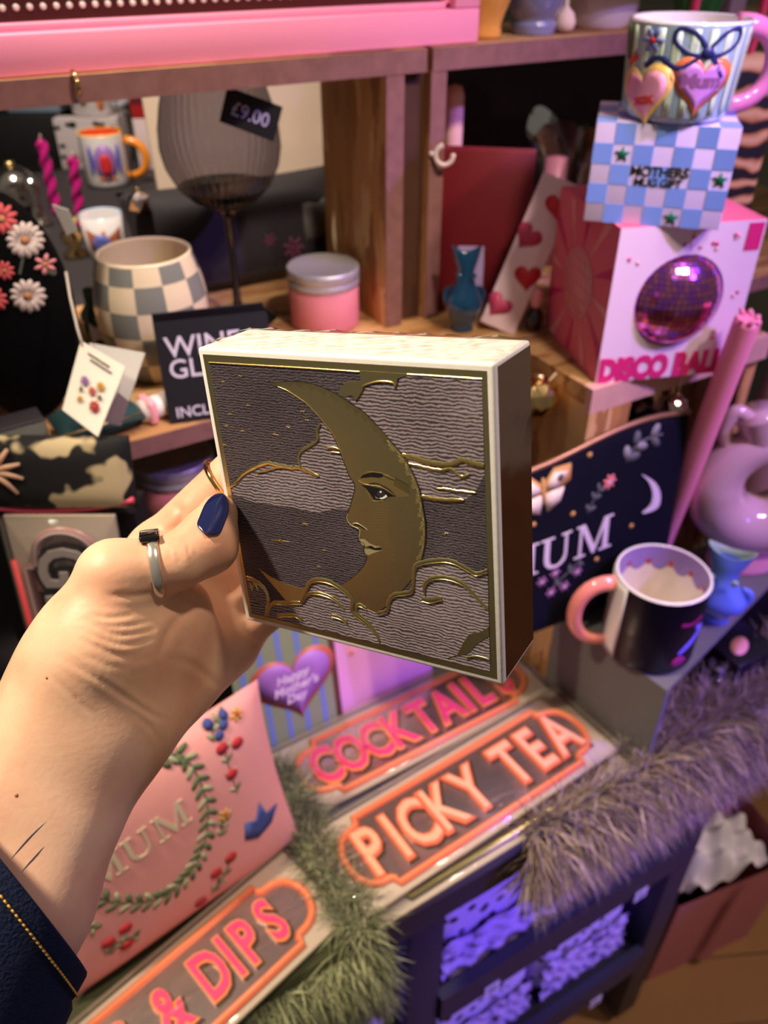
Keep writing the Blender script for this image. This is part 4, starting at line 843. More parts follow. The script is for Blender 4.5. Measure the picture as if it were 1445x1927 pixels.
b = B(); b.add([V(0, 0, 0), V(0, D_, 0), V(0, D_, DH), V(0, 0, DH), V(W_, 0, 0), V(W_, D_, 0), V(W_, D_, DH), V(W_, 0, DH)], [(0, 1, 2, 3), (4, 5, 6, 7), (1, 2, 6, 5), (2, 3, 7, 6), (0, 1, 5, 4)], PKB); b.build('carton', t)
b = B(); LX_ = side(-.0004)
fl_ = lambda x, y, h=0: V(-.0003 - h, x, y)
for i in range(24):
    a = 2*PI*i/24; L2 = lambda a: min(abs((D_*.48)/math.cos(a)) if abs(math.cos(a)) > 1e-6 else 9, abs((DH*.48)/math.sin(a)) if abs(math.sin(a)) > 1e-6 else 9)
    a1, a2 = a, a + PI/24
    if i % 2 == 0: b.prism([(D_*.5 + .03*math.cos(a1), DH*.5 + .03*math.sin(a1)), (D_*.5 + L2(a1)*math.cos(a1), DH*.5 + L2(a1)*math.sin(a1)), (D_*.5 + L2(a2)*math.cos(a2), DH*.5 + L2(a2)*math.sin(a2))], 0, .0003, PALP if i % 4 == 0 else MAG, fm=fl_)
b.decal(circ(D_*.5, DH*.5, .031, n=32), fl_, PALP, .0005, 1)
for i in range(-3, 4): b.line([(D_*.5 + .029*math.sin(i*.42), DH*.5 - .029*math.cos(i*.42)*.98), (D_*.5 + .0095*i*.4 + .012*math.sin(i*.42), DH*.5), (D_*.5 + .029*math.sin(i*.42), DH*.5 + .029*math.cos(i*.42)*.98)], .001, fl_, PKB, .0008)
for i in range(-3, 4): hw = .029*math.cos(i*.42); b.line([(D_*.5 - hw, DH*.5 + .029*math.sin(i*.42)), (D_*.5 + hw, DH*.5 + .029*math.sin(i*.42))], .001, fl_, PKB, .0008)
b.build('side_print', t)
b = B(); rng = random.Random(3); ff = front(-.0002)
b.text('DISCO BALL', DH*.21, MAG, ff, 0, .0006, .07, .76, at=(W_*.48, DH*.09)); b.build('front_lettering', t); b = B()
for i in range(46):
    x, z_ = rng.uniform(.01, W_ - .01), rng.uniform(.03, DH - .01)
    if math.hypot(x - W_*.5, z_ - DH*.52) > W_*.36: b.decal(star(x, z_, .0022, 5), ff, MAG if i % 2 else PALP, .0005, 1)
b.build('confetti_print', t); b = B(); b.prism([(W_*.88, DH*.82), (W_*.985, DH*.82), (W_*.985, DH*.985), (W_*.88, DH*.985)], 0, .0005, MAG, fm=ff)
b.build('corner_print', t); B().line([(W_*.5, DH*.86), (W_*.5, DH)], .0016, ff, PALP, .0005).build('ribbon_print', t)
db = thing('disco_ball', 'purple mirror-tiled disco ball inside the pink window box', 'disco ball', t.matrix_world @ V(W_*.5, W_*.215, DH*.52))
Rb = W_*.372; MIR = mat('mirror_tile', (240, 140, 206), .12, 1); MIR2 = mat('mirror_tile_violet', (206, 110, 246), .15, 1); GRT = mat('ball_grout', (46, 14, 46), .5)
b = B(); NT = 30
for j in range(NT):
    la = -PI/2 + PI*(j + .5)/NT; m_ = max(6, int(2*NT*math.cos(la)))
    for i in range(m_):
        a = 2*PI*i/m_; rot = Matrix.Rotation(a, 4, 'Z') @ Matrix.Rotation(-la, 4, 'Y'); jit = Matrix.Rotation(rng.uniform(-.03, .03), 4, 'X') @ Matrix.Rotation(rng.uniform(-.03, .03), 4, 'Y')
        s = PI*Rb/NT*.46; b.add([V(0, -s, -s), V(0, s, -s), V(0, s, s), V(0, -s, s)], [(0, 1, 2, 3)], MIR if rng.random() < .6 else MIR2, rot @ Matrix.Translation((Rb, 0, 0)) @ jit)
b.build('mirror_tiles', db, fix=False)
b = B(); b.lathe([(Rb*.985*math.cos(-PI/2 + PI*i/20) + .00001, Rb*.985*math.sin(-PI/2 + PI*i/20)) for i in range(21)], GRT, 40, cap=False); b.lathe([(.006, Rb - .001), (.006, Rb + .004), (.0001, Rb + .004)], mat('silver_cap', (190, 180, 190), .2, 1), 16); b.build('core', db)
# checked box
zt = SH + DH
c0, c1 = on(1097, 416, zt), on(1352, 434, zt); crz = math.atan2(c1.y - c0.y, c1.x - c0.x); CWd = (c1 - c0).length; CH = zabove(1123, 229, c0) - zt
BLC = mat('blue_check', (126, 160, 236), .35); LLC = mat('lilac_check', (222, 206, 246), .35); GRS = mat('green_star', (20, 104, 78), .4)
t = thing('checked_gift_box', 'blue and lilac checked mug box with green stars, under the heart mug', 'box', c0 + V(0, 0, .0002), crz)
b = B(); b.box(CWd, .088, CH, (CWd/2, .044, CH/2), LLC, .0006); b.build('carton', t)
b = B(); nxc, nzc = 7, 5; cx_, cz_ = CWd/nxc, CH/nzc
for i in range(nxc):
    for j in range(nzc):
        if (i + j) % 2: b.prism([(i*cx_, j*cz_), ((i+1)*cx_, j*cz_), ((i+1)*cx_, (j+1)*cz_), (i*cx_, (j+1)*cz_)], 0, .0003, BLC, fm=front(-.00005))
for i in range(nxc):
    for j in range(4):
        if (i + j) % 2 == 0: b.prism([(i*cx_, j*.022), ((i+1)*cx_, j*.022), ((i+1)*cx_, (j+1)*.022), (i*cx_, (j+1)*.022)], 0, .0003, BLC, fm=lambda x, y, h=0: V(x, y, CH + h))
b.build('check_print', t)
for u, v_ in ((1.5, 3.5), (6.5, 2.5), (4.5, .45)): b = B(); b.decal(star(u*cx_, v_*cz_, .0062), front(-.0003), GRS, .0004, 1); b.build('green_star', t)
b = B(); b.text('MOTHERS', .0098, INK, front(-.0003), 0, .0004, .02, 1.05, at=(CWd*.5, CH*.55), sp=.9); b.text('MUG GIFT', .0080, INK, front(-.0003), 0, .0004, .02, 1.05, at=(CWd*.5, CH*.44), sp=.9); b.build('black_lettering', t)
# heart mug
zt2 = zt + CH + .0010; hp = on(1266, 222, zt2); hR = .0385; hH = zabove(1296, 30, hp) - zt2 - .002
hp = on(1266, 218, zt2); SKB = mat('sky_glaze', (176, 206, 232), .16, coat=.6); MINT = mat('mint_stripe', (206, 228, 204), .2); PNKH = mat('pink_handle_glaze', (236, 140, 190), .14, coat=1)
hha = math.atan2(RT.y, RT.x) + .25
t = mug('mug', 'pastel striped mug with heart prints and pink handle, on top of the checked box', hp + V(0, 0, .0002), hR, hH, SKB, WGL, PNKH, hha, hm=PNKH, hs=1.25, rim=WGL, sl=.07)
df = math.atan2(-hp.y, -hp.x) + .06; frm_ = onround(hR + .0003, df, .07)
b = B()
for i in range(14):
    x = -.075 + i*.0108; b.decal([(x, .006), (x + .005, .006), (x + .005, hH*.5), (x + .005, hH - .003), (x, hH - .003), (x, hH*.5)], frm_, MINT, .0002, 3)
b.build('stripes', t)
ORB = mat('orange_heart_edge', (222, 120, 74), .3); LHE = mat('lilac_heart', (206, 140, 226), .3); YHE = mat('yellow_heart_edge', (250, 206, 120), .3); PHE = mat('pink_heart', (246, 168, 206), .3); BLB = mat('navy_bow', (40, 50, 110), .35)
b = B(); z_ = hH*.40
for cx, cz, s, r_, m1, m2 in ((.012, z_, .034, -.05, ORB, LHE), (-.026, z_ - .008, .036, .22, YHE, PHE)): b.decal(heart(cx, cz, s*1.25, r_), frm_, m1, .0004, 3); b.decal(heart(cx, cz, s*.98, r_), frm_, m2, .0006, 3)
b.text('Mum', .012, MAU, frm_, .0007, .0009, .05, 1.1, at=(.012, z_ + .004)); b.text('xox', .010, REDG, frm_, .0007, .0009, .05, 1, at=(-.026, z_ - .010), rot=.25); b.build('heart_print', t)
b = B(); bz = hH*.73
for s in (1, -1): b.line(crom([(.012, bz), (.012 + s*.010, bz + .012), (.012 + s*.020, bz + .014), (.012 + s*.021, bz + .006), (.012 + s*.010, bz - .001)], 5, True), .0032, frm_, BLB, .0006, closed=True)
b.line(crom([(.010, bz), (-.004, bz - .010), (-.018, bz - .004), (-.028, bz - .010)], 5), .0040, frm_, BLB, .0006); b.line(crom([(.014, bz), (.020, bz - .008), (.026, bz - .016)], 5), .0050, frm_, BLB, .0006); b.decal(circ(.012, bz, .004, n=10), frm_, BLB, .001, 1)
b.build('bow_print', t)
b = B(); flower(b, frm_, -.024, hH*.83, .0085, mat('violet_petal', (126, 140, 220), .3), REDG, 6); b.line([(-.044, hH*.55), (-.037, hH*.68)], .007, frm_, REDG, .0005); b.decal(circ(-.047, hH*.78, .005, .012, 12), frm_, LEAF, .0006, 1); b.build('flower_print', t)
# ================================================================== framed sign above
FRM = mat('pink_frame_paint', (238, 146, 176), .35, spec=.4); MAROON = mat('maroon_panel', (76, 32, 34), .25); DOT = mat('white_dot', (246, 236, 226), .4)
xe = aty(900, 75, .668).x; zb = 1.4115
t = thing('framed_sign', 'pink framed maroon sign board with a row of white dots, on the top shelf', 'sign', (xe - .36, .668, zb))
b = B(); FWd, FH, bw = .72, .20, .026; x0, x1 = -FWd/2, FWd/2
for (sx, sz, cx, cz) in ((FWd, bw, 0, bw/2), (FWd, bw, 0, FH - bw/2), (bw, FH - 2*bw, x1 - bw/2, FH/2), (bw, FH - 2*bw, x0 + bw/2, FH/2)): b.box(sx, .022, sz, (cx, .011, cz), FRM, .0015)
b.build('frame', t)
b = B()
for (sx, sz, cx, cz) in ((FWd - 2*bw, .005, 0, bw + .0025), (.005, FH - 2*bw, x1 - bw - .0025, FH/2)): b.box(sx, .010, sz, (cx, .013, cz), FRM, .001)
b.build('inner_bead', t)
B().box(FWd - 2*bw, .006, FH - 2*bw, (0, .018, FH/2), MAROON).build('panel', t)
b = B()
for i in range(64):
    x = x1 - bw - .012 - i*.0088
    if x > x0 + bw: b.decal(circ(x, bw + .0135, .0021, n=10), front(.015), DOT, .0010, 1)
b.build('dot_border', t)

# ================================================================== back of the shelf
CRM = mat('cream_paper', (236, 214, 190), .7, var=.05, vs=8)
q0, q1 = aty(300, 360, .95), aty(655, 330, .95)
o = B().box(q1.x - q0.x, .004, .225, (0, 0, .1125), CRM).build('cream_board', None, M=Matrix.Translation(((q0.x + q1.x)/2, .95, SH)) @ Matrix.Rotation(R_(-4), 4, 'X')); tag(o, 'plain cream backing board standing behind the ribbed wine glass', 'board')
BLKB = mat('black_quilt', (30, 25, 29), .75, bump=.4, bs=40, sheen=.1); GRYP = mat('grey_patch', (92, 88, 82), .7); PRT = mat('plum_print', (96, 44, 66), .7)
p0, p1 = aty(235, 405, .84), aty(642, 335, .84); bwid = p1.x - p0.x
t = thing('cloth_bag', 'dark soft cloth bag with a grey patch, lying behind the wine glass stem', 'bag', ((p0.x + p1.x)/2, .845, SH + .002), 0, R_(-10))
hgt = zabove(560, 345, V((p0.x + p1.x)/2, .84, SH)) - SH
b = B(); fmb = pillow(b, bwid, hgt, .035, BLKB, 24, corner=.06, edge_r=4, M=Matrix.Translation((0, 0, hgt/2)) @ Matrix.Rotation(PI/2, 4, 'X')); b.build('bag_body', t)
up_ = lambda x, y, h=0: V(x, -fmb(x, y - hgt/2, h).z, y)
b = B(); b.decal([(bwid*.26, hgt*.35), (bwid*.42, hgt*.38), (bwid*.44, hgt*.72), (bwid*.27, hgt*.70)], up_, GRYP, .001, 3); b.build('patch', t)
b = B(); flower(b, up_, bwid*.2, hgt*.30, .014, PRT, PRT, 7); flower(b, up_, bwid*.09, hgt*.42, .008, PRT, PRT, 6); b.build('printed_flowers', t)

# ---- wine glass and its price card
SMK = clear('smoked_glass', (200, 197, 208), .05, .05, .5); SMKD = clear('smoked_glass_base', (92, 98, 96), .05, .05, .5); STEM = mat('dark_glass_stem', (12, 20, 20), .06, coat=1)
gp_ = on(450, 598, SH); t = thing('wine_glass', 'large ribbed smoky wine glass with a dark stem on the shelf', 'glass', gp_)
b = B(); b.lathe([(.0005, .110), (.016, .1115), (.030, .118), (.0425, .130), (.0510, .147), (.0540, .163), (.0530, .180), (.0490, .198), (.0440, .214), (.0430, .221)], SMK, 176, cap=False, rib=.012, nrib=44, mfun=lambda i, j: SMKD if j < 3 else SMK)
b.build('bowl', t)
b = B(); b.lathe([(.0001, .112), (.012, .1125), (.0255, .1175), (.026, .1165), (.012, .1085), (.0045, .100), (.0036, .07), (.0040, .02), (.0065, .008), (.0001, .006)], STEM, 32); b.build('stem', t)
b = B(); b.lathe([(.0001, 0), (.038, 0), (.0385, .0012), (.030, .0035), (.010, .0065), (.0001, .007)], STEM, 48); b.build('foot', t)
CHK = mat('chalkboard', (19, 18, 26), .6); CHALK = mat('chalk', (214, 206, 222), .8); CHALKL = mat('chalk_lilac', (196, 188, 236), .6)
gd = sight(472, 215); cpt = EYE + gd*((gp_ - EYE).dot(HD)/gd.dot(HD) - .052)
tx_ = RT; rl = R_(-22)
Mx = Matrix.Translation(cpt) @ Matrix.Rotation(-yaw, 4, 'Z') @ Matrix.Rotation(R_(-8), 4, 'X') @ Matrix.Rotation(-rl - R_(3), 4, 'Y')
t = thing('price_card', 'small black price card reading 9.00 stuck on the wine glass bowl', 'price tag', M=Mx)
pw_ = 102*(cpt - EYE).length/FPX*.93; ph_ = 60*(cpt - EYE).length/FPX*.93
B().box(pw_, .0012, ph_, (0, 0, 0), CHK).build('card', t)
b = B(); b.text('£9.00', ph_*.55, CHALKL, front(-.0007), 0, .0003, .0, .95); b.build('chalk_price', t)

# ---- checked vase
vp2 = on(307, 690, SH); t = thing('checked_vase', 'barrel-shaped ceramic vase checked in grey blue and cream', 'vase', vp2)
VB = mat('slate_glaze', (124, 126, 118), .25, coat=.4); VC = mat('ivory_glaze', (224, 206, 172), .22, coat=.4)
prof = crom([(.034, 0), (.0405, .012), (.0465, .032), (.0485, .052), (.0470, .074), (.0425, .094), (.0395, .104)], 4)
nr = len(prof); NC = 60
b = B(); b.lathe([(.030, 0)] + prof, VC, NC, cap=False, mfun=lambda i, j: VB if ((i//5) + int((prof[max(0, j-1)][1])/.0212)) % 2 else VC); b.lathe([(.0001, .0005), (.034, .0005)], VC, NC, cap=False); b.build('body', t)
b = B(); b.lathe([(.0395, .104), (.0392, .1058), (.0375, .1062), (.0362, .1045)], VC, NC, cap=False); b.build('rim', t)
b = B(); b.lathe([(.0362, .1045), (.0440, .07), (.0440, .04), (.036, .012), (.0001, .010)], VC, NC, cap=False); b.build('inside', t)

# ---- candle tins
TINL = mat('tin_lid', (190, 190, 186), .36, .55, bump=.04, bs=30); TINP = mat('tin_pink', (208, 126, 126), .45)
def tin(label, p, r, hh):
    t = thing('candle_tin', label, 'candle tin', p, 0, group='pink candle tins with silver lids')
    B().lathe([(r*.97, 0), (r, .002), (r, hh*.74), (r*.985, hh*.75)], TINP, 56).build('tin_body', t)
    B().lathe([(r*1.0, hh*.70), (r*1.03, hh*.71), (r*1.03, hh*.80), (r*1.0, hh*.815), (r*1.03, hh*.83), (r*1.03, hh*.97), (r*1.0, hh), (r*.94, hh*.985), (.0001, hh*.98)], TINL, 56).build('lid', t)
tp = on(612, 605, SH); tin('pink candle tin with a silver lid, on the shelf against the upright post', tp, .0345, zabove(608, 498, tp) - SH)
RISB = mat('black_riser', (16, 15, 18), .6)
tp2 = at(322, 852, .752); tz = tp2.z - .066
tin('pink candle tin with a silver lid, low down behind the index finger', V(tp2.x, tp2.y, tz), .0365, .066)
o = B().box(.13, .10, tz - TB - .0005, (0, 0, (tz - TB)/2), RISB, .002).build('black_riser', None, (tp2.x + .0, tp2.y + .005, TB)); tag(o, 'plain black riser under the lower pink candle tin', 'riser')
PKC = mat('dusty_pink_card', (206, 134, 132), .6)
q = at(248, 935, .70); o = B().box(.06, .004, .05, (0, 0, .0), PKC).build('pink_card', None, M=Matrix.Translation((q.x + .012, .600, tz - .012)) @ Matrix.Rotation(-yaw, 4, 'Z') @ Matrix.Rotation(R_(-15), 4, 'X') @ Matrix.Rotation(R_(35), 4, 'Y')); tag(o, 'dusty pink card leaning beside the lower candle tin', 'card')

# ---- black tent sign
s0 = on(334, 818, SH); s0.y = max(s0.y, .580); t = thing('tent_sign', 'black chalkboard tent sign for wine glasses, half hidden by the moon box', 'sign', (s0.x, s0.y + .005, SH), R_(-14))
sh_ = zabove(312, 616, V(s0.x, s0.y + .01, SH)) - SH
for s in (0, 1):
    b = B(); b.box(.088, .0015, sh_, (.044, 0, sh_/2), CHK, M=Matrix.Translation((0, .052*s, 0)) @ Matrix.Rotation(R_(-12 + 24*s), 4, 'X')); pb = b.build('board', t)
    if s == 0:
        b = B(); fmx = lambda x, y, h=0: Matrix.Rotation(R_(-12), 4, 'X') @ V(x, -.0008 - h, y)
        for s_, z_, sz in (('WINE', .66, .023), ('GLASS', .455, .021), ('£9', .27, .022), ('INCLUDES', .06, .0120)): b.text(s_, sz, CHALK, fmx, 0, .0003, .008, 1, center=False, at=((.006 if s_ != '£9' else .034), z_*sh_)) 
        b.build('chalk_lettering', pb)

# ---- things at the back left
def carton(name, label, cat, p, rz, sx, sy, sz, m, deco=None, group=None):
    t = thing(name, label, cat, p, rz, group=group); B().box(sx, sy, sz, (0, sy/2, sz/2), m, .0008).build('carton', t)
    if deco: b = B(); deco(b, front(-.0002), sx, sz); b.build('printed_front', t)
    return t
ORH = mat('orange_glaze', (232, 140, 40), .2, coat=.6); ORR = mat('red_orange_glaze', (236, 92, 56), .25); BLP = mat('blue_print', (90, 90, 190), .4); PRP = mat('purple_print', (150, 110, 180), .4); GRC = mat('grey_card', (196, 186, 186), .6); CBL = mat('sky_card', (150, 170, 190), .5); IND = mat('indigo_card', (64, 58, 140), .5); CRD = mat('red_card', (196, 44, 44), .5); MRN = mat('maroon_card', (110, 30, 44), .5); YLW = mat('yellow_print', (236, 190, 70), .5)
m1 = on(206, 346, SH); t = mug('mug', 'clear-white mug with orange handle and red rim, at the back left', m1, .033, .074, WGL, ORR, ORH, RT.to_2d().angle_signed(V(1, 0)) + .05, hm=ORH, rim=mat('yellow_rim', (240, 190, 80), .25))
fr = onround(.0333, math.atan2(-m1.y, -m1.x)); b = B(); b.decal(circ(0, .036, .017, .026, 20), fr, PRP, .0003, 2); b.decal(circ(.0, .034, .009, .016, 16), fr, CRD, .0005, 2); b.decal([(-.014, .01), (.014, .01), (.010, .018), (-.010, .018)], fr, ORH, .0006, 1)
for s in (-1, 1): b.decal(circ(s*.021, .040, .004, .022, 12), fr, BLP, .0003, 2)
b.build('printed_motif', t)
def spots(b, f, sx, sz):
    r2 = random.Random(5)
    for i in range(22): b.decal(circ(r2.uniform(-.45, .45)*sx, r2.uniform(.06, .94)*sz, sx*.055, sx*.035, 7), f, INK, .0003, 1)
cb = m1 + HD*.09 + RT*-.050; carton('mug_box', 'white mug box dotted with black, behind the orange-handled mug', 'box', (cb.x, cb.y, SH), -yaw, .10, .075, .075, GRC, spots)
m2 = V(cb.x, cb.y, SH + .0755) + HD*.036 + RT*.006
t = mug('mug', 'white mug with a white handle, standing on the dotted box at the back', m2, .033, .074, WGL, WGL, WGL, math.atan2(RT.y, RT.x) + .2, hm=mat('grey_handle', (200, 204, 214), .2))
fr = onround(.0333, math.atan2(-m2.y, -m2.x)); b = B(); b.decal(circ(.010, .055, .006, .010, 12), fr, CRD, .0003, 1); b.decal(circ(.012, .022, .006, .014, 12), fr, ORH, .0003, 1); b.decal(circ(.011, .038, .005, n=10), fr, INK, .0003, 1); b.decal(circ(-.014, .03, .008, .014, 12), fr, YLW, .0003, 1); b.build('printed_motif', t)
cb2 = cb + RT*.118 + HD*.0; carton('mug_box', 'pink and white mug box under the red picture card', 'box', (cb2.x, cb2.y, SH), -yaw, .085, .075, .075, mat('white_pink_card', (232, 214, 214), .5), lambda b, f, sx, sz: (b.prism([(-sx*.2, sz*.3), (sx*.48, sz*.3), (sx*.48, sz*.75), (-sx*.2, sz*.75)], 0, .0003, PALP, fm=f), b.decal(circ(sx*.1, sz*.25, .007, .010, 10), f, CRD, .0004, 1), spots(b, f, sx*.4, sz)))
carton('picture_card', 'red picture card with a yellow sun, at the back left', 'card', (cb2.x, cb2.y, SH + .0755), -yaw, .085, .03, .075, CRD, lambda b, f, sx, sz: (b.prism([(-sx*.48, .02), (-sx*.14, .02), (-sx*.14, sz*.9), (-sx*.48, sz*.9)], 0, .0003, MRN, fm=f), b.decal(circ(sx*.12, sz*.52, .012, .02, 14), f, YLW, .0004, 1), b.decal(circ(sx*.42, sz*.25, .006, .012, 10), f, YLW, .0004, 1)))
cb3 = cb + RT*-.095 + HD*.05; carton('black_box', 'tall black display box at the back left', 'box', (cb3.x - .05, cb3.y, SH), -yaw, .24, .06, .075, RISB)
carton('picture_card', 'pale blue picture card with an indigo band, at the back left', 'card', (cb3.x, cb3.y, SH + .0755), -yaw, .085, .03, .085, CBL, lambda b, f, sx, sz: (b.prism([(-sx*.42, .012), (sx*.48, .012), (sx*.48, sz*.42), (-sx*.42, sz*.42)], 0, .0003, IND, fm=f), b.decal(circ(-sx*.1, sz*.7, .006, n=10), f, CRD, .0004, 1), b.decal(circ(sx*.2, sz*.65, .008, n=10), f, PRP, .0004, 1)))
cb4 = cb3 + RT*-.125 + HD*.01
carton('picture_card', 'dark picture card with an orange shape, at the far left edge', 'card', (cb4.x, cb4.y, SH + .0755), -yaw, .13, .02, .10, mat('night_card', (24, 22, 30), .5), lambda b, f, sx, sz: (b.decal(circ(-sx*.1, sz*.45, .022, .026, 18), f, mat('copper_print', (180, 110, 80), .5), .0004, 2), b.decal([(-sx*.45, sz*.7), (sx*.1, sz*.78), (-sx*.1, sz*.98), (-sx*.45, sz*.98)], f, mat('mint_print', (130, 180, 140), .5), .0005, 1)))
# twisted candles
MGC = mat('magenta_wax', (186, 24, 120), .3, coat=.4)
for label, pb_, pt_ in (('magenta twisted candle, left of the pair at the back left', (108, 402), (76, 262)), ('magenta twisted candle, right of the pair, in front of the white mug box', (152, 424), (136, 294))):
    p0 = on(*pb_, SH); d_ = (p0 - EYE).dot(HD); r_ = sight(*pt_); p1 = EYE + r_*(d_/r_.dot(HD)); ax_ = p1 - p0; Lc = ax_.length; rc = 8.5*(p0 - EYE).length/FPX*.95
    t = thing('twisted_candle', label, 'candle', M=Matrix.Translation(p0) @ ax_.to_track_quat('Z', 'Y').to_matrix().to_4x4(), group='magenta twisted candles')
    b = B(); n_, m_ = 40, 24; vs = []
    for j in range(n_ + 1):
        for i in range(m_):
            a = 2*PI*i/m_; tw = j/n_*Lc/.022*PI; rr = rc*(1 + .22*math.cos(2*(a - tw)))*(1 if j < n_ - 1 else .6); vs.append((rr*math.cos(a), rr*math.sin(a), Lc*j/n_))
    b.add(vs, [(j*m_ + i, j*m_ + (i+1) % m_, (j+1)*m_ + (i+1) % m_, (j+1)*m_ + i) for j in range(n_) for i in range(m_)] + [tuple(range(m_)), tuple(n_*m_ + i for i in range(m_))], MGC, None, True); b.build('wax', t)
    B().tube([(0, 0, Lc), (.001, 0, Lc + .006)], .0006, CRM, 6).build('wick', t)
# baubles and ornaments
def ball(name, label, p, r, m, cat='ornament', squash=1, hang=None, group=None, sub=3, facet=False):
    t = thing(name, label, cat, p, group=group); b = B(); bm_ = bmesh.new(); bmesh.ops.create_icosphere(bm_, subdivisions=sub, radius=r)
    b.bm(bm_, m, Matrix.Diagonal((1, 1, squash, 1)), not facet); bm_.free(); b.build('globe', t)
    B().lathe([(r*.2, r*squash*.95), (r*.22, r*squash*1.15), (.0001, r*squash*1.16)], mgold, 14).build('cap', t)
    if hang: B().tube([(0, 0, r*squash*1.1), (hang[0]*.5, hang[1]*.5, hang[2]*.6), hang], .0006, CRM, 6).build('string', t)
    return t
SIL = mat('mercury_silver', (206, 200, 190), .12, 1, bump=.5, bs=120); GLB = mat('gold_glass_ball', (222, 190, 130), .14, 1, bump=.6, bs=90); GLC = mat('iridescent_ball', (206, 188, 190), .1, 1, bump=.5, bs=120)
p_ = on(40, 398, SH + .0); ball('silver_bauble', 'large silver bauble behind the black flower pouch', p_ + V(0, 0, .031), .030, SIL)
p_ = on(62, 425, SH); o = B().lathe([(.018, 0), (.010, .004), (.006, .03), (.010, .045), (.0085, .06)], SIL, 24).build('silver_candlestick', None, p_ + V(.01, .0, 0)); tag(o, 'small silver candlestick beside the large silver bauble', 'candlestick')
p_ = on(143, 482, SH); o = B(); o.lathe([(.013, 0), (.0145, .003), (.006, .010), (.012, .018), (.013, .026), (.006, .033), (.011, .040), (.0115, .047), (.0001, .055)], GLB, 24); tag(o.build('gold_ornament', None, p_), 'small gold and silver knobbed ornament left of the espresso cup', 'ornament')
p_ = on(275, 415, SH); p_ = aty(262, 380, .80)
ball('glass_charm', 'tiny sparkling glass charm hanging over the espresso cup', at(262, 382, .80), .012, GLC, hang=None, sub=1, facet=True)
# rod holding the charm
q1_ = at(262, 382, .80) + V(0, 0, .010); o = B().tube([q1_, q1_ + V(-.004, .0, .03), V(q1_.x - .006, q1_.y, 1.3930)], .0006, mat('charm_wire', (120, 110, 100), .4, .8), 6).build('hanging_wire'); tag(o, 'thin wire hanging the glass charm from the upper shelf', 'wire')
hk = aty(143, 160, .660); o = B(); o.tube([hk + V(0, .003, .008), hk + V(0, -.004, .006), hk + V(0, -.006, 0), hk + V(0, -.003, -.006)], .0018, GLB, 8); tag(o.build('brass_hook'), 'tiny brass hook on the edge of the top shelf, below the pink frame', 'hook')
# espresso cup
ep = on(203, 478, SH); er = .0245; eh = zabove(199, 402, ep) - SH
t = thing('espresso_cup', 'small printed espresso cup with a pale blue rim, left of the checked vase', 'cup', ep)
B().lathe([(er*.85, 0), (er*.9, .003), (er, eh)], WGL, 40).build('body', t); B().lathe([(er, eh), (er*.99, eh + .001), (er*.93, eh), (er*.86, .006), (.0001, .005)], mat('pale_blue_glaze', (170, 196, 224), .2, coat=.5), 40, cap=False).build('inside', t)
fr = onround(er*.86 + .0004, math.atan2(-ep.y, -ep.x), er*.14/eh); b = B(); b.prism([(-.02, .012), (.02, .012), (.02, eh*.78), (-.02, eh*.78)], 0, .0001, WGL, fm=fr) if False else None
b.decal([(-.018, .008), (.0, .008), (.018, .008), (.020, eh*.75), (0, eh*.75), (-.020, eh*.75)], fr, mat('copper_band', (206, 120, 84), .3), .0004, 4); b.decal(circ(-.004, eh*.36, .010, .013, 16), fr, mat('periwinkle_print', (110, 120, 200), .4), .0008, 2); b.decal(circ(-.004, eh*.25, .004, n=10), fr, PRP, .0012, 1); b.build('printed_band', t)

# ---- black flower pouch with swing tags
fp = at(-10, 530, .60); t = thing('flower_pouch', 'round black pouch embroidered with white daisies, at the left edge', 'pouch', (fp.x, fp.y, SH + .001), -yaw + R_(4), R_(-6))
BV = mat('black_velvet', (5, 5, 7), .9, spec=.1); fw, fh = .094, zabove(8, 376, V(fp.x, fp.y, SH)) - SH
b = B(); N_ = 48; R0 = fw/2
def fpo(x, y, h=0): u = min(1, math.hypot(x/R0, (y - fh*.5)/(fh*.5))); return V(x, -.016*(1 - u**3) - h - .002, y)
vs = []; fs = []
for k in range(9):
    for i in range(N_): a = 2*PI*i/N_; f = k/8; q = fpo(R0*f*math.cos(a), fh*.5 + fh*.5*f*math.sin(a)); vs.append(q)
nb_ = len(vs); vs += [V(v.x, .012 - v.y*.5, v.z) for v in vs[:]]
for s in (0, nb_):
    for k in range(8): fs += [(s + k*N_ + i, s + k*N_ + (i+1) % N_, s + (k+1)*N_ + (i+1) % N_, s + (k+1)*N_ + i) for i in range(N_)]
fs += [(8*N_ + i, 8*N_ + (i+1) % N_, nb_ + 8*N_ + (i+1) % N_, nb_ + 8*N_ + i) for i in range(N_)]
b.add(vs, fs, BV, None, True); b.build('pouch_body', t)
FI = t.matrix_world.inverted()
def FL(px, py): o, d = FI @ EYE, FI.to_3x3() @ sight(px, py); k = (-.014 - o.y)/d.y; return (o.x + d.x*k, o.z + d.z*k)
WPT = mat('daisy_white', (200, 182, 176), .8); CPT = mat('coral_petal', (196, 80, 84), .8); PPT = mat('pink_petal', (206, 130, 132), .7); DYC = mat('daisy_centre', (176, 120, 84), .7); STM = mat('stem_grey', (76, 80, 72), .8)
b = B(); b.line([FL(42, 485), FL(38, 515)], .0018, fpo, STM, .0005); b.line([FL(84, 515), FL(98, 522)], .003, fpo, STM, .0005); b.build('embroidered_stems', t)
for px, py, r, m_, n_ in ((43, 455, .0125, WPT, 14), (54, 556, .0125, WPT, 13), (-2, 415, .0105, CPT, 10), (11, 508, .0070, CPT, 9), (-6, 560, .0095, CPT, 10), (80, 502, .0075, PPT, 6)): x, y = FL(px, py); b = B(); flower(b, fpo, x, y, r, m_, DYC, n_, .3); b.build('embroidered_flower', t)
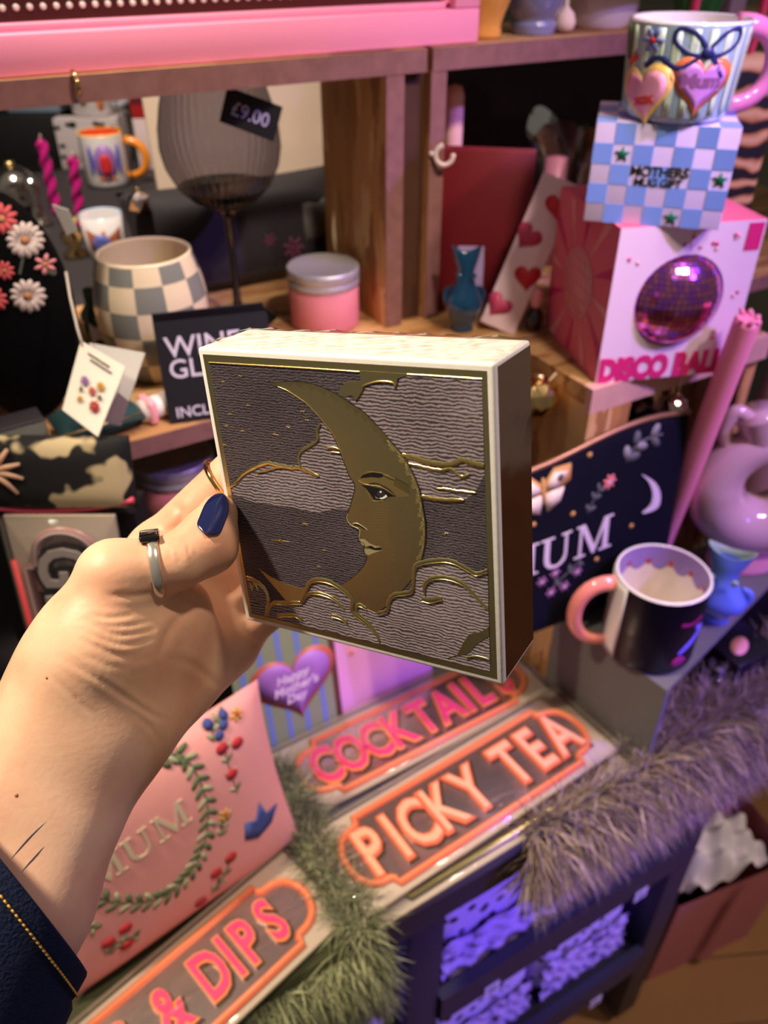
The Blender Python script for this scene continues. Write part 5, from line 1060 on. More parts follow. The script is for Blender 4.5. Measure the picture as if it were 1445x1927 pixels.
b = B(); q_ = [FL(78, 398), FL(108, 408), FL(126, 448), FL(108, 458), FL(92, 425)]; b.prism(q_, .012, .016, mat('zip_tab', (150, 146, 140), .6), fm=lambda x, y, h: V(x, h, y)); b.build('zip_tab', t)
TGW = mat('tag_white', (236, 228, 214), .6); TGG = mat('tag_grey', (192, 190, 186), .6); TGP = mat('tag_plum', (110, 92, 104), .6)
td = .565; tq = [at(*p, td) for p in ((152, 641), (236, 690), (184, 822), (117, 771))]
t = thing('swing_tag', 'folded white swing tag with red flowers, hanging from the black pouch', 'tag', tq[0])
def card4(b, q, m, th=.0012):
    nrm = (q[1] - q[0]).cross(q[3] - q[0]).normalized()*th; o = tq[0]; b.add([p - o for p in q] + [p - o + nrm for p in q], [(0, 1, 2, 3), (4, 5, 6, 7), (0, 1, 5, 4), (1, 2, 6, 5), (2, 3, 7, 6), (3, 0, 4, 7)], m)
b = B(); card4(b, tq, TGW); b.build('front_card', t)
tq2 = [at(*p, td + .012) for p in ((168, 645), (273, 664), (226, 802), (180, 790))]; b = B(); card4(b, tq2, TGG); b.build('back_card', t)
b = B(); card4(b, [at(*p, td + .0105) for p in ((222, 738), (243, 756), (226, 802), (190, 792))], TGP, .0004); b.build('back_print', t)
b = B()
def tagf(px, py, r, m, n=8):
    c_ = at(px, py, td - .0012) - tq[0]; ux_ = (tq[1] - tq[0]).normalized(); uy_ = (tq[0] - tq[3]).normalized(); flower(b, lambda x, y, h=0: c_ + ux_*x + uy_*y - FW*h, 0, 0, r, m, DYC, n)
for px, py, r, m_ in ((160, 716, .0034, PRP), (174, 736, .0030, CPT), (190, 727, .0032, YEL), (178, 765, .0042, RED), (151, 750, .0022, YEL), (188, 748, .0018, LEAF), (153, 732, .0016, LEAF)): tagf(px, py, r, m_)
c0_ = at(188, 674, td - .0009) - tq[0]
for k_ in range(2): b.tube([at(166 + 4*k_, 664 + 12*k_, td - .0009) - tq[0], at(206 + 4*k_, 690 + 12*k_, td - .0009) - tq[0]], .0006, mat('grey_script', (120, 116, 120), .6), 5)
b.build('printed_flowers', t)
b = B(); b.tube([at(124, 512, td + .012) - tq[0], at(132, 560, td + .004) - tq[0], at(146, 620, td) - tq[0], at(156, 652, td) - tq[0]], .0009, mat('tag_string', (206, 196, 184), .7), 8); b.build('string', t)
# ---- small goods on the left shelf and below it
p_ = on(30, 790, SH); t = carton('flat_box', 'dark flat box with a grey side, at the left edge below the black pouch', 'box', (p_.x - .024, .585, SH), R_(4), .08, .022, .030, mat('charcoal_card', (44, 40, 46), .5), lambda b, f, sx, sz: b.prism([(-sx*.5, .004), (sx*.5, .004), (sx*.5, sz*.92), (-sx*.5, sz*.92)], 0, .0004, mat('pewter_card', (116, 120, 116), .4), fm=f))
p_ = on(62, 690, SH); o = B().prism([(-.02, -.014), (.035, .002), (-.018, .012)], 0, .002, mat('straw_paper', (190, 180, 120), .6)).build('paper_wedge', None, (p_.x, p_.y, SH + .0001)); tag(o, 'small straw-yellow paper wedge behind the dark flat box', 'paper')
TEAL = mat('teal_cloth', (20, 58, 62), .8, bump=.4, bs=60); WPK = mat('white_wrap', (232, 220, 214), .5, var=.15, vs=80)
p_ = on(195, 815, SH); t = thing('teal_pouch', 'dark teal cloth pouch lying under the swing tag', 'pouch', (p_.x - .002, .604, SH + .0115), R_(4)); b = B(); pillow(b, .066, .042, .011, TEAL, 20, edge_r=3); b.build('pouch_body', t); B().tube([(-.03, -.019, .003), (.03, -.019, .003)], .0012, mgold, 6).build('zip', t)
p_ = on(292, 780, SH); t = thing('wrapped_roll', 'short white wrapped roll lying between the swing tag and the chalk sign', 'roll', (p_.x + .004, .600, SH + .0112), R_(12)); B().tube([(-.018, 0, 0), (.018, 0, 0)], .0095, WPK, 16).build('wrap', t); B().box(.008, .021, .021, (-.011, 0, 0), PALP, .003).build('band', t)
p_ = on(56, 806, SH); t = thing('wrapped_roll', 'long white wrapped packet at the left edge, in front of the dark flat box', 'roll', (p_.x - .004, .566, SH + .0095), R_(6)); b = B(); pillow(b, .075, .024, .009, WPK, 16, edge_r=4); b.build('wrap', t)
LEO = mat('dark_animal_print', (40, 34, 34), .8); p, n, L = pr(LEO); k = mapped(LEO, (26, 26, 26)); no = n.new('ShaderNodeTexNoise'); no.inputs['Scale'].default_value = 1.3; L.new(k.outputs[0], no.inputs[0]); r = ramp(n, [(.54, (13, 12, 17)), (.59, (190, 172, 134))]); L.new(no.outputs[0], r.inputs[0]); L.new(r.outputs[0], p.inputs['Base Color'])
p_ = at(95, 870, .578); t = thing('print_pouch', 'black and cream patterned pouch with a pink zip, at the left edge', 'pouch', M=Matrix.Translation((p_.x, p_.y, p_.z - .008)) @ Matrix.Rotation(-yaw, 4, 'Z') @ Matrix.Rotation(R_(78), 4, 'X'))
b = B(); pillow(b, .115, .055, .012, LEO, 24, edge_r=3.5); b.build('pouch_body', t); B().tube(crom([(-.056, -.024, .004), (-.02, -.029, .003), (.02, -.027, .003), (.056, -.020, .004)], 5), .0025, mat('pink_zip', (206, 70, 96), .5), 8).build('zip', t)
b = B()
for a in (-.5, .1, .6, 1.2): b.tube([(-.036, .006, .0135), (-.036 + .02*math.cos(a - .3), .004 + .022*math.sin(a - .3), .0125)], [.003, .0012], mat('beige_print', (206, 164, 134), .7), 8)
b.build('printed_hand', t)
o = B().box(.12, .03, p_.z - .045 - TB, (0, 0, (p_.z - .045 - TB)/2), RISB).build('black_riser', None, M=Matrix.Translation((p_.x, p_.y + .018, TB)) @ Matrix.Rotation(-yaw, 4, 'Z')); tag(o, 'plain black stand under the black and cream pouch', 'riser')

LFM = mat('dried_leaf', (214, 200, 150), .7, var=.1, vs=60)
q_ = aty(640, 505, .765); t = thing('dried_leaf', 'pale dried leaf standing behind the upper candle tin', 'leaf', (q_.x + .004, .765, SH), 0, R_(-3)); lt_ = zabove(632, 362, V(q_.x, .765, SH)) - SH
b = B(); ol = [(0, 0)] + [(.0115*math.sin(PI*u)**.8*(1.15 - .5*u), lt_*(.30 + .70*u)) for u in np.linspace(.02, 1, 12)]; ol = ol + [(-x, y) for x, y in ol[:0:-1]]
b.decal(ol, front(0), LFM, .0015, 3, c=(0, lt_*.6)); b.tube([(0, 0, 0), (0, -.001, lt_*.5), (0, -.0015, lt_*.98)], .0008, LFM, 6); b.build('blade', t)
q_ = on(182, 660, SH); t = thing('green_bottle', 'small green glass bottle with a white label, left of the checked vase', 'bottle', (q_.x + .004, q_.y, SH))
gh_ = zabove(165, 545, q_) - SH; B().lathe([(.010, 0), (.0115, .003), (.0115, gh_*.62), (.005, gh_*.78), (.005, gh_)], mat('green_glass', (40, 62, 34), .12, coat=.6), 24).build('body', t)
b = B(); fr = onround(.0117, math.atan2(-q_.y, -q_.x)); b.decal([(-.006, gh_*.18), (.006, gh_*.18), (.006, gh_*.52), (-.006, gh_*.52)], fr, LBL, .0003, 2); b.build('label', t)
sp0 = at(26, 1055, .590); sp1 = sp0 + PACKX*((sp0.z - TB - .004)/-PACKX.z); tag(B().tube([sp0, sp1], .0022, mat('red_stick', (190, 60, 60), .4), 10).build('red_stick'), 'thin red stick leaning left of the stood-up sign', 'stick')
# ================================================================== right compartment
BRED = mat('red_cloth_cover', (112, 16, 28), .55, var=.1, vs=30); PAGE = mat('book_pages', (222, 196, 176), .7)
r0, r1 = on(816, 592, SH), on(985, 604, SH); rh = zabove(832, 290, r0) - SH; rw = (r1 - r0).length
t = thing('red_book', 'dark red hardback book standing upright against the right post', 'book', r0 + V(.004, .012, 0), math.atan2(r1.y - r0.y, r1.x - r0.x), R_(-5))
B().box(rw, .003, rh, (rw/2, 0, rh/2), BRED, .0008).box(rw, .003, rh, (rw/2, .024, rh/2), BRED, .0008).build('cover', t)
B().box(rw*.97, .021, rh*.975, (rw*.485, .012, rh*.485), PAGE).build('pages', t); B().tube([(0, .012, .001), (0, .012, rh)], .0135, BRED, 16).build('spine', t)
RI = t.matrix_world.inverted()
def RL(px, py): o, d = RI @ EYE, RI.to_3x3() @ sight(px, py); k = (-.003 - o.y)/d.y; return (o.x + d.x*k, o.z + d.z*k)
b = B(); b.prism([RL(862, 463), RL(911, 464), RL(908, 540), RL(858, 537)], 0, .0004, mat('lilac_sticker', (190, 172, 224), .5), fm=front(-.0018)); b.build('price_sticker', t)
hk = aty(836, 292, .655); b = B(); b.tube([hk + RT*(.010*math.cos(a)*.8) + V(0, 0, .0085*math.sin(a)) for a in [PI*(.55 + 1.5*i/18) for i in range(19)]], .0022, mat('white_hook', (226, 206, 206), .4), 10); b.tube([hk + RT*-.010 + V(0, 0, 0), hk + RT*-.010 + V(0, .012, .003)], .0022, _M['white_hook'], 8); tag(b.build('white_hook'), 'small white hook on the post above the red book', 'hook')
p_ = on(850, 480, SH); p_.y = .735; p_.x = aty(850, 200, .735).x; o = B().lathe([(.010, 0), (.0095, .19), (.007, .198), (.0001, .2)], mat('pale_pink_wax', (240, 190, 180), .4), 20).build('pale_candle', None, (p_.x + .003, .735, SH)); tag(o, 'tall pale pink candle behind the red book, beside the post', 'candle')
# fish jugs
def fish_jug(name, label, p, H, W, m, rz, mi=None, cat='jug', group=None):
    t = thing(name, label, cat, p, rz, group=group); b = B(); n_, m_ = 40, 36; vs = []
    for j in range(n_ + 1):
        u = j/n_; z = H*u
        base = .62 if u < .06 else .50 + .5*math.exp(-((u - .34)/.20)**2) - .06*math.exp(-((u - .70)/.10)**2) + (.10*((u - .78)/.22) if u > .78 else 0)
        for i in range(m_):
            a = 2*PI*i/m_; open_ = max(0, (u - .76)/.24); rx = W*.5*base*(1 + .35*open_); ry = W*.5*base*.72*(1 - .15*open_)
            zz = z + open_**2*H*.045*(math.cos(2*a)) - .010*H*math.sin(a*1)*open_
            vs.append((rx*math.cos(a), ry*math.sin(a) - W*.10*math.sin(u*PI), zz))
    b.add(vs, [(j*m_ + i, j*m_ + (i+1) % m_, (j+1)*m_ + (i+1) % m_, (j+1)*m_ + i) for j in range(n_) for i in range(m_)] + [tuple(range(m_))], m, None, True); b.build('body', t)
    b = B(); iv = []
    for j in range(6):
        for i in range(m_): v = V(*vs[n_*m_ + i]); c_ = V(0, -.0, v.z - j*H*.05); iv.append(V(v.x*(.93 - .09*j), v.y*(.93 - .09*j), v.z - j*H*.055))
    b.add([V(*vs[n_*m_ + i]) for i in range(m_)] + iv, [(j*m_ + i, j*m_ + (i+1) % m_, (j+1)*m_ + (i+1) % m_, (j+1)*m_ + i) for j in range(6) for i in range(m_)] + [tuple(6*m_ + i for i in range(m_))], mi or m, None, True); b.build('mouth', t)
    for s in (1, -1): b = B(); b.tube(crom([(s*W*.34, -.06*W, H*.56), (s*W*.47, 0, H*.50), (s*W*.50, 0, H*.40), (s*W*.42, -.1*W, H*.30)], 6), [W*.03 + W*.05*math.sin(PI*i/18) for i in range(19)], m, 10); b.build('fin', t)
    for s in (1, -1): b = B(); b.decal(circ(s*W*.20, H*.74, W*.06, n=12), lambda x, y, h=0: V(x, -W*.34 - h, y), mi or m, .002, 1); b.build('eye', t)
    return t
TLG = mat('teal_glaze', (6, 66, 104), .10, coat=1); BLG = mat('cornflower_glaze', (92, 118, 206), .14, coat=1); BLI = mat('pale_green_inside', (150, 176, 160), .3); GBL = mat('grey_blue_glaze', (126, 130, 166), .12, coat=1); YLG = mat('ochre_glaze', (222, 160, 74), .14, coat=1)
p_ = on(846, 606, SH); p_.y -= .022; fish_jug('fish_jug', 'small dark teal fish jug in front of the red book', p_, zabove(846, 468, p_) - SH, .036, TLG, -yaw)
p_ = on(1338, 1160, BL); fish_jug('fish_jug', 'small cornflower blue fish jug behind the navy mug on the block', p_, zabove(1340, 1036, p_) - BL, .056, BLG, -yaw - .5, BLI)
# heart wrap, clear vase, small things
HW = mat('heart_wrap_white', (244, 214, 222), .4); q0, q1 = on(958, 640, SH), None; q0.y = .600
d_ = (q0 - EYE).dot(HD); r_ = sight(1056, 345); q1 = EYE + r_*((d_ + .03)/r_.dot(HD)); ax_ = q1 - q0; Lw = ax_.length
t = thing('heart_box', 'long white carton printed with red hearts, leaning between the book and the pink box', 'box', M=Matrix.Translation(q0 + V(0, 0, .004)) @ ax_.to_track_quat('Z', 'Y').to_matrix().to_4x4() @ Matrix.Rotation(PI - .1, 4, 'Z'))
rotw = t.matrix_world.to_3x3().inverted() @ (EYE - q0).normalized(); angw = math.atan2(rotw.y, rotw.x) + PI/2
t.matrix_world = t.matrix_world @ Matrix.Rotation(angw, 4, 'Z')
B().box(.036, .030, Lw, (0, .015, Lw/2), HW, .001).build('carton', t)
b = B(); hr = mat('red_heart', (206, 36, 56), .4); hp2 = mat('rose_heart', (200, 70, 110), .4)
for i, z_ in enumerate([.02 + .034*k_ for k_ in range(int(Lw/.034))]): b.decal(heart(.008 if i % 2 else -.008, z_, .026, (.3 if i % 2 else -.3)), front(-.0003), hr if i % 2 else hp2, .0004, 1)
b.build('heart_print', t)
CLV = clear('clear_glass', (214, 208, 214), .14, .04, .9)
cp = aty(1052, 300, .80); t = thing('glass_vase', 'clear glass vase with a wavy flared lip behind the red book', 'vase', (cp.x + .01, .80, SH)); vh = zabove(1052, 200, V(cp.x, .80, SH)) - SH - .008
b = B(); n_, m_ = 30, 64; vs = []
for j in range(n_ + 1):
    u = j/n_
    for i in range(m_): a = 2*PI*i/m_; op = max(0, (u - .6)/.4)**1.5; rr = .022 + .014*math.sin(u*PI*.55) + .014*op; vs.append((rr*math.cos(a), rr*math.sin(a), vh*u*.92 + op*vh*.09*math.cos(a*3 + 1)))
b.add(vs, [(j*m_ + i, j*m_ + (i+1) % m_, (j+1)*m_ + (i+1) % m_, (j+1)*m_ + i) for j in range(n_) for i in range(m_)], CLV, None, True); b.build('body', t, fix=False); B().lathe([(.0001, .001), (.022, .001), (.022, .007), (.0001, .008)], CLV, 40).build('base', t)
p_ = aty(1040, 320, .735); o = B().lathe([(.0125, 0), (.0125, zabove(1045, 296, V(p_.x, .735, SH)) - SH), (.0001, zabove(1045, 296, V(p_.x, .735, SH)) - SH + .001)], mat('rose_wax', (226, 150, 186), .4, sss=.1), 24).build('pillar_candle', None, (p_.x + .004, .735, SH)); tag(o, 'rose pink pillar candle standing behind the heart-printed carton', 'candle')
o = on(1000, 640, SH); t = thing('charm_bottle', 'tiny black ornament with a pink top beside the pink disco box', 'ornament', (o.x + .016, .586, SH)); B().lathe([(.006, 0), (.008, .004), (.009, .016), (.004, .024)], mat('black_gloss', (14, 12, 16), .1, coat=1), 20).build('body', t); B().lathe([(.004, .024), (.006, .030), (.005, .040), (.0001, .044)], PALP, 16).build('top', t)
gb_ = at(1046, 738, .70); gb_ = aty(1046, 738, .505); gx_ = .4725
ball('glass_bauble', 'golden glass bauble hanging beside the orange crate', V(.4520, gb_.y, gb_.z), .0205, GLB, squash=1.0, hang=(.020, .0, SH - gb_.z - .002), sub=2, facet=True)
gb2 = aty(1270, 763, .4525); ball('glass_bauble', 'clear bauble with violet glints hanging in front of the crate opening', V(gb2.x, .4520, gb2.z), .0115, GLC, hang=(0, .0, SH - gb2.z - .004), sub=2, facet=True)

# ---- lilac ring jug, its twin and the pink candle
LCG = mat('lilac_ceramic', (204, 166, 178), .14, coat=1); FTG = mat('blush_foot', (226, 150, 160), .3)
def ring_jug(label, p, Rm, rm, m, rz, group='lilac ring jugs', foot=True):
    t = thing('ring_jug', label, 'jug', p, rz, group=group); zc = .030 + Rm + rm*.9; b = B(); N_, m_ = 60, 28; vs = []
    for i in range(N_):
        a = 2*PI*i/N_; rr = rm*(1.0 - .32*max(0, math.sin(a))); rr *= 1 + .12*max(0, -math.sin(a))
        for k in range(m_): c_ = 2*PI*k/m_; R2 = Rm + rr*math.cos(c_); vs.append((R2*math.cos(a), rr*1.05*math.sin(c_), zc + R2*math.sin(a)))
    b.add(vs, [(i*m_ + k, i*m_ + (k+1) % m_, ((i+1) % N_)*m_ + (k+1) % m_, ((i+1) % N_)*m_ + k) for i in range(N_) for k in range(m_)], m, None, True); b.build('ring_body', t)
    b = B(); b.lathe([(Rm*.75, 0), (Rm*.78, .004), (Rm*.72, .018), (Rm*.60, .05)], FTG, 40, M=Matrix.Diagonal((1, .62, 1, 1))); b.build('foot', t)
    b = B(); pth = crom([(-Rm*.30, 0, zc + Rm*.95), (-Rm*.42, 0, zc + Rm*1.35), (-Rm*.60, 0, zc + Rm*1.75)], 6); b.tube(pth, [rm*.62 + rm*.12*(i/12)**2 for i in range(13)], m, 20); b.build('spout', t)
    b = B(); b.tube(crom([(-Rm*.62, 0, zc + Rm*1.55), (-Rm*1.0, 0, zc + Rm*1.75), (-Rm*1.12, 0, zc + Rm*1.25), (-Rm*.85, 0, zc + Rm*.75)], 6), rm*.26, m, 12); b.build('handle', t); return t
rj = on(1374, 1066, BL); ring_jug('lilac ring-shaped ceramic jug with a blush foot, at the right edge on the block', rj + V(.012, .000, 0), .0480, .0290, LCG, -yaw - .1)
rj2 = aty(1478, 775, .52); t = thing('bottle_vase', 'tall lilac bottle vase cut off by the right edge, behind the ring jug', 'vase', (rj2.x, .52, TB + .004)); zt_ = rj2.z - TB
B().lathe(crom([(.030, 0), (.038, .02), (.042, zt_*.6), (.042, zt_*.95), (.034, zt_*1.2), (.018, zt_*1.38), (.015, zt_*1.5)], 4), mat('blush_lilac_ceramic', (206, 154, 170), .2, coat=.8), 40).build('body', t); B().lathe([(.015, zt_*1.5), (.018, zt_*1.53), (.014, zt_*1.54), (.012, zt_*1.45)], LCG, 32, cap=False).build('lip', t)
c_t = aty(1408, 600, .407); c_b = V(*on(1318, 1070, BL)); c_b = V(c_t.x - .012, c_t.y + .012, BL); d3 = c_t - c_b; d3b = aty(1311, 850, .436)
dirc = (c_t - d3b).normalized(); kk = (BL + .0 - c_t.z)/dirc.z; foot_ = c_t + dirc*kk
t = thing('taper_candle', 'thick pink taper candle leaning in front of the disco ball box', 'candle', M=Matrix.Translation(foot_) @ dirc.to_track_quat('Z', 'Y').to_matrix().to_4x4()); Lc = (c_t - foot_).length; rc = 23.5*.735/FPX
PKW = mat('pink_wax', (238, 140, 170), .35, sss=.15)
B().lathe([(rc*.93, 0), (rc, .01), (rc, Lc - .004), (rc*.9, Lc - .001), (rc*.62, Lc), (.0001, Lc - .003)], PKW, 40).build('wax', t)
b = B()
for i in range(7): a = 2*PI*i/7; b.tube([(rc*.7*math.cos(a), rc*.7*math.sin(a), Lc - .002), (rc*.85*math.cos(a + .4), rc*.85*math.sin(a + .4), Lc + .0015 + .0015*(i % 3))], [.0028, .002], PKW, 8)
b.build('frilled_top', t)

# ---- tiger bag at the right edge
TIG = mat('tiger_print', (190, 140, 80), .7); p, n, L = pr(TIG); k = mapped(TIG, (1, 1, 1)); wv = n.new('ShaderNodeTexWave'); wv.bands_direction = 'Z'; wv.inputs['Scale'].default_value = 15; wv.inputs['Distortion'].default_value = 7; wv.inputs['Detail'].default_value = 2; wv.inputs['Detail Scale'].default_value = 1.2; L.new(k.outputs[0], wv.inputs[0])
r = ramp(n, [(.36, (14, 11, 14)), (.46, (140, 82, 36)), (.75, (190, 140, 86)), (1, (206, 168, 120))]); L.new(wv.outputs['Fac'], r.inputs[0]); L.new(r.outputs[0], p.inputs['Base Color'])
g0 = at(1475, 690, .80); t = thing('tiger_bag', 'tiger-striped tote bag with purple piping, standing at the right edge', 'bag', (g0.x + .012, max(.605, g0.y + .02), SH), -yaw + .15); gh = zabove(1430, 150, V(g0.x, g0.y, SH)) - SH
b = B(); b.box(.125, .05, gh, (0, 0, gh/2), TIG, .014, 5); b.build('bag_body', t)
b = B(); b.tube(crom([(-.060, -.022, .01), (-.050, -.024, gh*.45), (-.060, -.026, gh*.70), (-.050, -.024, gh*.96), (0, -.020, gh*1.0)], 8), .0035, mat('purple_piping', (112, 28, 92), .5), 10); b.build('piping', t)
b = B(); b.tube(crom([(-.03, 0, gh - .004), (-.032, 0, gh + .05), (.0, 0, gh + .075), (.032, 0, gh + .05), (.03, 0, gh - .004)], 6), .004, mat('rose_handle', (206, 60, 90), .5), 10); b.build('strap', t)

# ---- upper shelf goods
UZ = 1.4112
def on_top(px, py, y=.690): q = aty(px, py, y); return V(q.x, y, UZ)
p_ = on_top(918, 60); fish_jug('fish_jug', 'ochre yellow fish jug on the top shelf beside the pink frame', p_ + V(0, .006, 0), .13, .050, YLG, -yaw, group=None)
p_ = on_top(1018, 60); t = thing('bowl_vase', 'grey blue round-bellied vase on the top shelf', 'vase', p_ + V(0, .012, 0)); B().lathe(crom([(.020, 0), (.021, .008), (.019, .012), (.025, .022), (.030, .040), (.029, .056), (.022, .074), (.018, .09), (.026, .105)], 4), GBL, 40).build('body', t)
b = B(); b.tube([(-.0, -.030, .050), (.004, -.034, .058)], .006, INK, 12); b.build('spout_hole', t)
p_ = on_top(955, 62); o = B().lathe([(.010, 0), (.011, .02), (.006, .04), (.005, .055)], TLG, 20).build('blue_bottle', None, p_ + V(.004, .03, 0)); tag(o, 'small blue bottle between the yellow jug and the grey vase', 'bottle'); o.location.x -= .010
p_ = on_top(1065, 64); t = thing('garlic_ornament', 'small cream bulb ornament beside the grey blue vase', 'ornament', p_ + V(0, .004, 0)); B().lathe([(.004, 0), (.009, .003), (.0105, .009), (.008, .016), (.002, .022), (.0015, .034)], CRM, 24).build('bulb', t)
p_ = on_top(1148, 55); t = thing('toadstool_pot', 'white pot with a glossy red domed lid on the top shelf', 'pot', p_ + V(.014, .036, 0)); B().lathe(crom([(.034, 0), (.037, .006), (.040, .02), (.040, .030)], 3), WGL, 44).build('pot', t); B().lathe(crom([(.042, .028), (.056, .030), (.058, .040), (.048, .069), (.02, .089), (.0001, .092)], 4), mat('red_gloss', (190, 8, 26), .12, coat=1), 44).build('lid', t)
p_ = on_top(1318, 55, .70); t = thing('green_pot', 'ribbed green ornament behind the heart mug', 'ornament', p_ + V(0, .01, 0)); B().lathe(crom([(.016, 0), (.022, .01), (.026, .03), (.020, .05), (.004, .06)], 4), mat('green_glaze', (34, 120, 76), .2, coat=.6), 80, rib=.06, nrib=10).build('body', t)
p_ = on_top(1372, 58, .70); o = B().box(.024, .024, .16, (0, 0, .08), mat('lilac_block', (200, 170, 232), .4), .002).build('lilac_block', None, p_ + V(.004, .01, 0)); tag(o, 'upright lilac block behind the heart mug handle', 'block')

# ---- black boxes right of the block
p_ = on(1385, 1255, TB + .03); t = carton('black_box', 'black box with a pink oval label, on the fur right of the block', 'box', (p_.x + .010, p_.y - .015, TB + .004), -yaw + .5, .062, .05, .05, mat('black_satin', (18, 16, 22), .35)); b = B(); b.decal(circ(-.006, .022, .016, .009, 18, rot=.5), lambda x, y, h=0: V(x, y, .0503 + h), mat('salmon_label', (222, 150, 136), .5), .0004, 1); b.build('oval_label', t); b = B(); b.prism([(-.03, .002), (.03, .002), (.03, .009), (-.03, .009)], 0, .0004, mat('violet_band', (110, 80, 200), .4), fm=front(-.0002)); b.build('violet_band', t)
carton('black_box', 'plain black box at the right edge behind the labelled black box', 'box', (p_.x + .075, p_.y + .045, TB + .004), -yaw + .2, .09, .06, .085, mat('black_satin', (18, 16, 22), .35))
t = thing('black_bottle', 'short black jar in front of the labelled black box', 'jar', on(1340, 1290, TB) + V(-.012, -.004, .004)); B().lathe([(.013, 0), (.015, .003), (.015, .026), (.012, .030)], _M['black_gloss'], 28).build('body', t); B().lathe([(.012, .030), (.0125, .040), (.0001, .041)], _M['black_satin'], 28).build('lid', t)

# ================================================================== cards on the table
q0, q1 = on(503, 1440, TB), on(652, 1388, TB); q0, q1 = V(q0.x - .006, .527, TB), V(q1.x, .527, TB); cwid = .102
t = thing('greeting_card', 'striped card with a lilac heart reading Happy Mother\'s Day', 'card', (q1.x - cwid, .528, TB + .002), R_(-3), R_(-9), group='greeting cards behind the sign packs'); chh_ = .150
GRN = mat('sage_stripe', (136, 150, 112), .6); BLS = mat('blue_stripe', (112, 134, 190), .6); COP = mat('copper_edge', (180, 92, 70), .45)
b = B(); b.box(cwid, .002, chh_, (cwid/2, 0, chh_/2), GRN); b.build('card_front', t)
b = B(); sp_ = cwid/5.2
for i in range(6): b.prism([(.008 + i*sp_, 0), (.008 + i*sp_ + .0058, 0), (.008 + i*sp_ + .0058, chh_), (.008 + i*sp_, chh_)], 0, .0002, BLS, fm=front(-.001)) if .008 + i*sp_ + .006 < cwid else None
b.build('stripes', t)
CI = t.matrix_world.inverted()
def CL(px, py): o, d = CI @ EYE, CI.to_3x3() @ sight(px, py); k = (-.001 - o.y)/d.y; return (o.x + d.x*k, o.z + d.z*k)
hc = CL(556, 1290); e1, e2 = CL(478, 1290), CL(632, 1265); hs_ = math.hypot(e2[0] - e1[0], e2[1] - e1[1])
b = B(); b.decal(heart(hc[0], hc[1], hs_*1.04, .06), front(-.0012), COP, .0006, 2); b.decal(heart(hc[0], hc[1] + .0005, hs_*.90, .06), front(-.0016), mat('lilac_heart_card', (160, 110, 186), .5), .0008, 2); b.build('heart', t)
b = B()
for i, s_ in enumerate(('Happy', "Mother's", 'Day')): b.text(s_, hs_*.16, mat('white_script', (236, 216, 236), .5), front(-.0026), 0, .0004, .018, .95, at=(hc[0] + (-.001, .001, .0)[i], hc[1] + hs_*(.16 - .15*i)), slant=.25, rot=.08)
b.build('lettering', t)
t = thing('greeting_card', 'plain pink speckled card behind the COCKTAILS pack', 'card', (q1.x + .004, .532, TB + .002), R_(-3), R_(-9), group='greeting cards behind the sign packs'); b = B(); b.box(.118, .002, .155, (.059, 0, .0775), mat('orchid_card', (226, 162, 200), .5)); b.build('card_front', t)
B().box(.007, .004, .155, (.002, -.001, .0775), mat('brown_fold', (96, 54, 46), .6)).build('fold', t)
b = B()
for px, py in ((738, 1270), (690, 1300), (720, 1240), (760, 1235), (800, 1250)):
    x, y = (px - 655)/175*.118, .05 + (1350 - py)/160*.09; b = B(); flower(b, front(-.001), x, y, .005, PALP, CPT, 6); b.build('printed_flower', t)

# ================================================================== fur throws
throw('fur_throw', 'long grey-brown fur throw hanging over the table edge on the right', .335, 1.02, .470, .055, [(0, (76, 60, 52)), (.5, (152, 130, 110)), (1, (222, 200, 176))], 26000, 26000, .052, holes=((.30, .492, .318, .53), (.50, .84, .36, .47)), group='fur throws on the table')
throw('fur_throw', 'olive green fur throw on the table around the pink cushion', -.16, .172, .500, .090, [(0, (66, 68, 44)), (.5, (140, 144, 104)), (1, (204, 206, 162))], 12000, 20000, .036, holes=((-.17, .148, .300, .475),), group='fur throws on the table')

# ================================================================== below: cubbies, bag
SPT = mat('dalmatian_print', (196, 180, 232), .75, bump=.6, bs=30); p, n, L = pr(SPT); k = mapped(SPT, (62, 62, 62)); v = n.new('ShaderNodeTexVoronoi'); v.inputs['Scale'].default_value = 1; v.inputs['Randomness'].default_value = .85; L.new(k.outputs[0], v.inputs['Vector']); r = ramp(n, [(.31, (12, 10, 18)), (.37, (214, 202, 240))]); L.new(v.outputs['Distance'], r.inputs[0]); L.new(r.outputs[0], p.inputs['Base Color'])
MOT = mat('ruffled_print', (190, 170, 226), .8, bump=.8, bs=45); p, n, L = pr(MOT); k = mapped(MOT, (30, 30, 60)); no = n.new('ShaderNodeTexNoise'); no.inputs['Scale'].default_value = 1.5; no.inputs['Detail'].default_value = 4; L.new(k.outputs[0], no.inputs[0]); r = ramp(n, [(.36, (40, 26, 70)), (.45, (196, 178, 230)), (1, (226, 214, 246))]); L.new(no.outputs[0], r.inputs[0]); L.new(r.outputs[0], p.inputs['Base Color'])
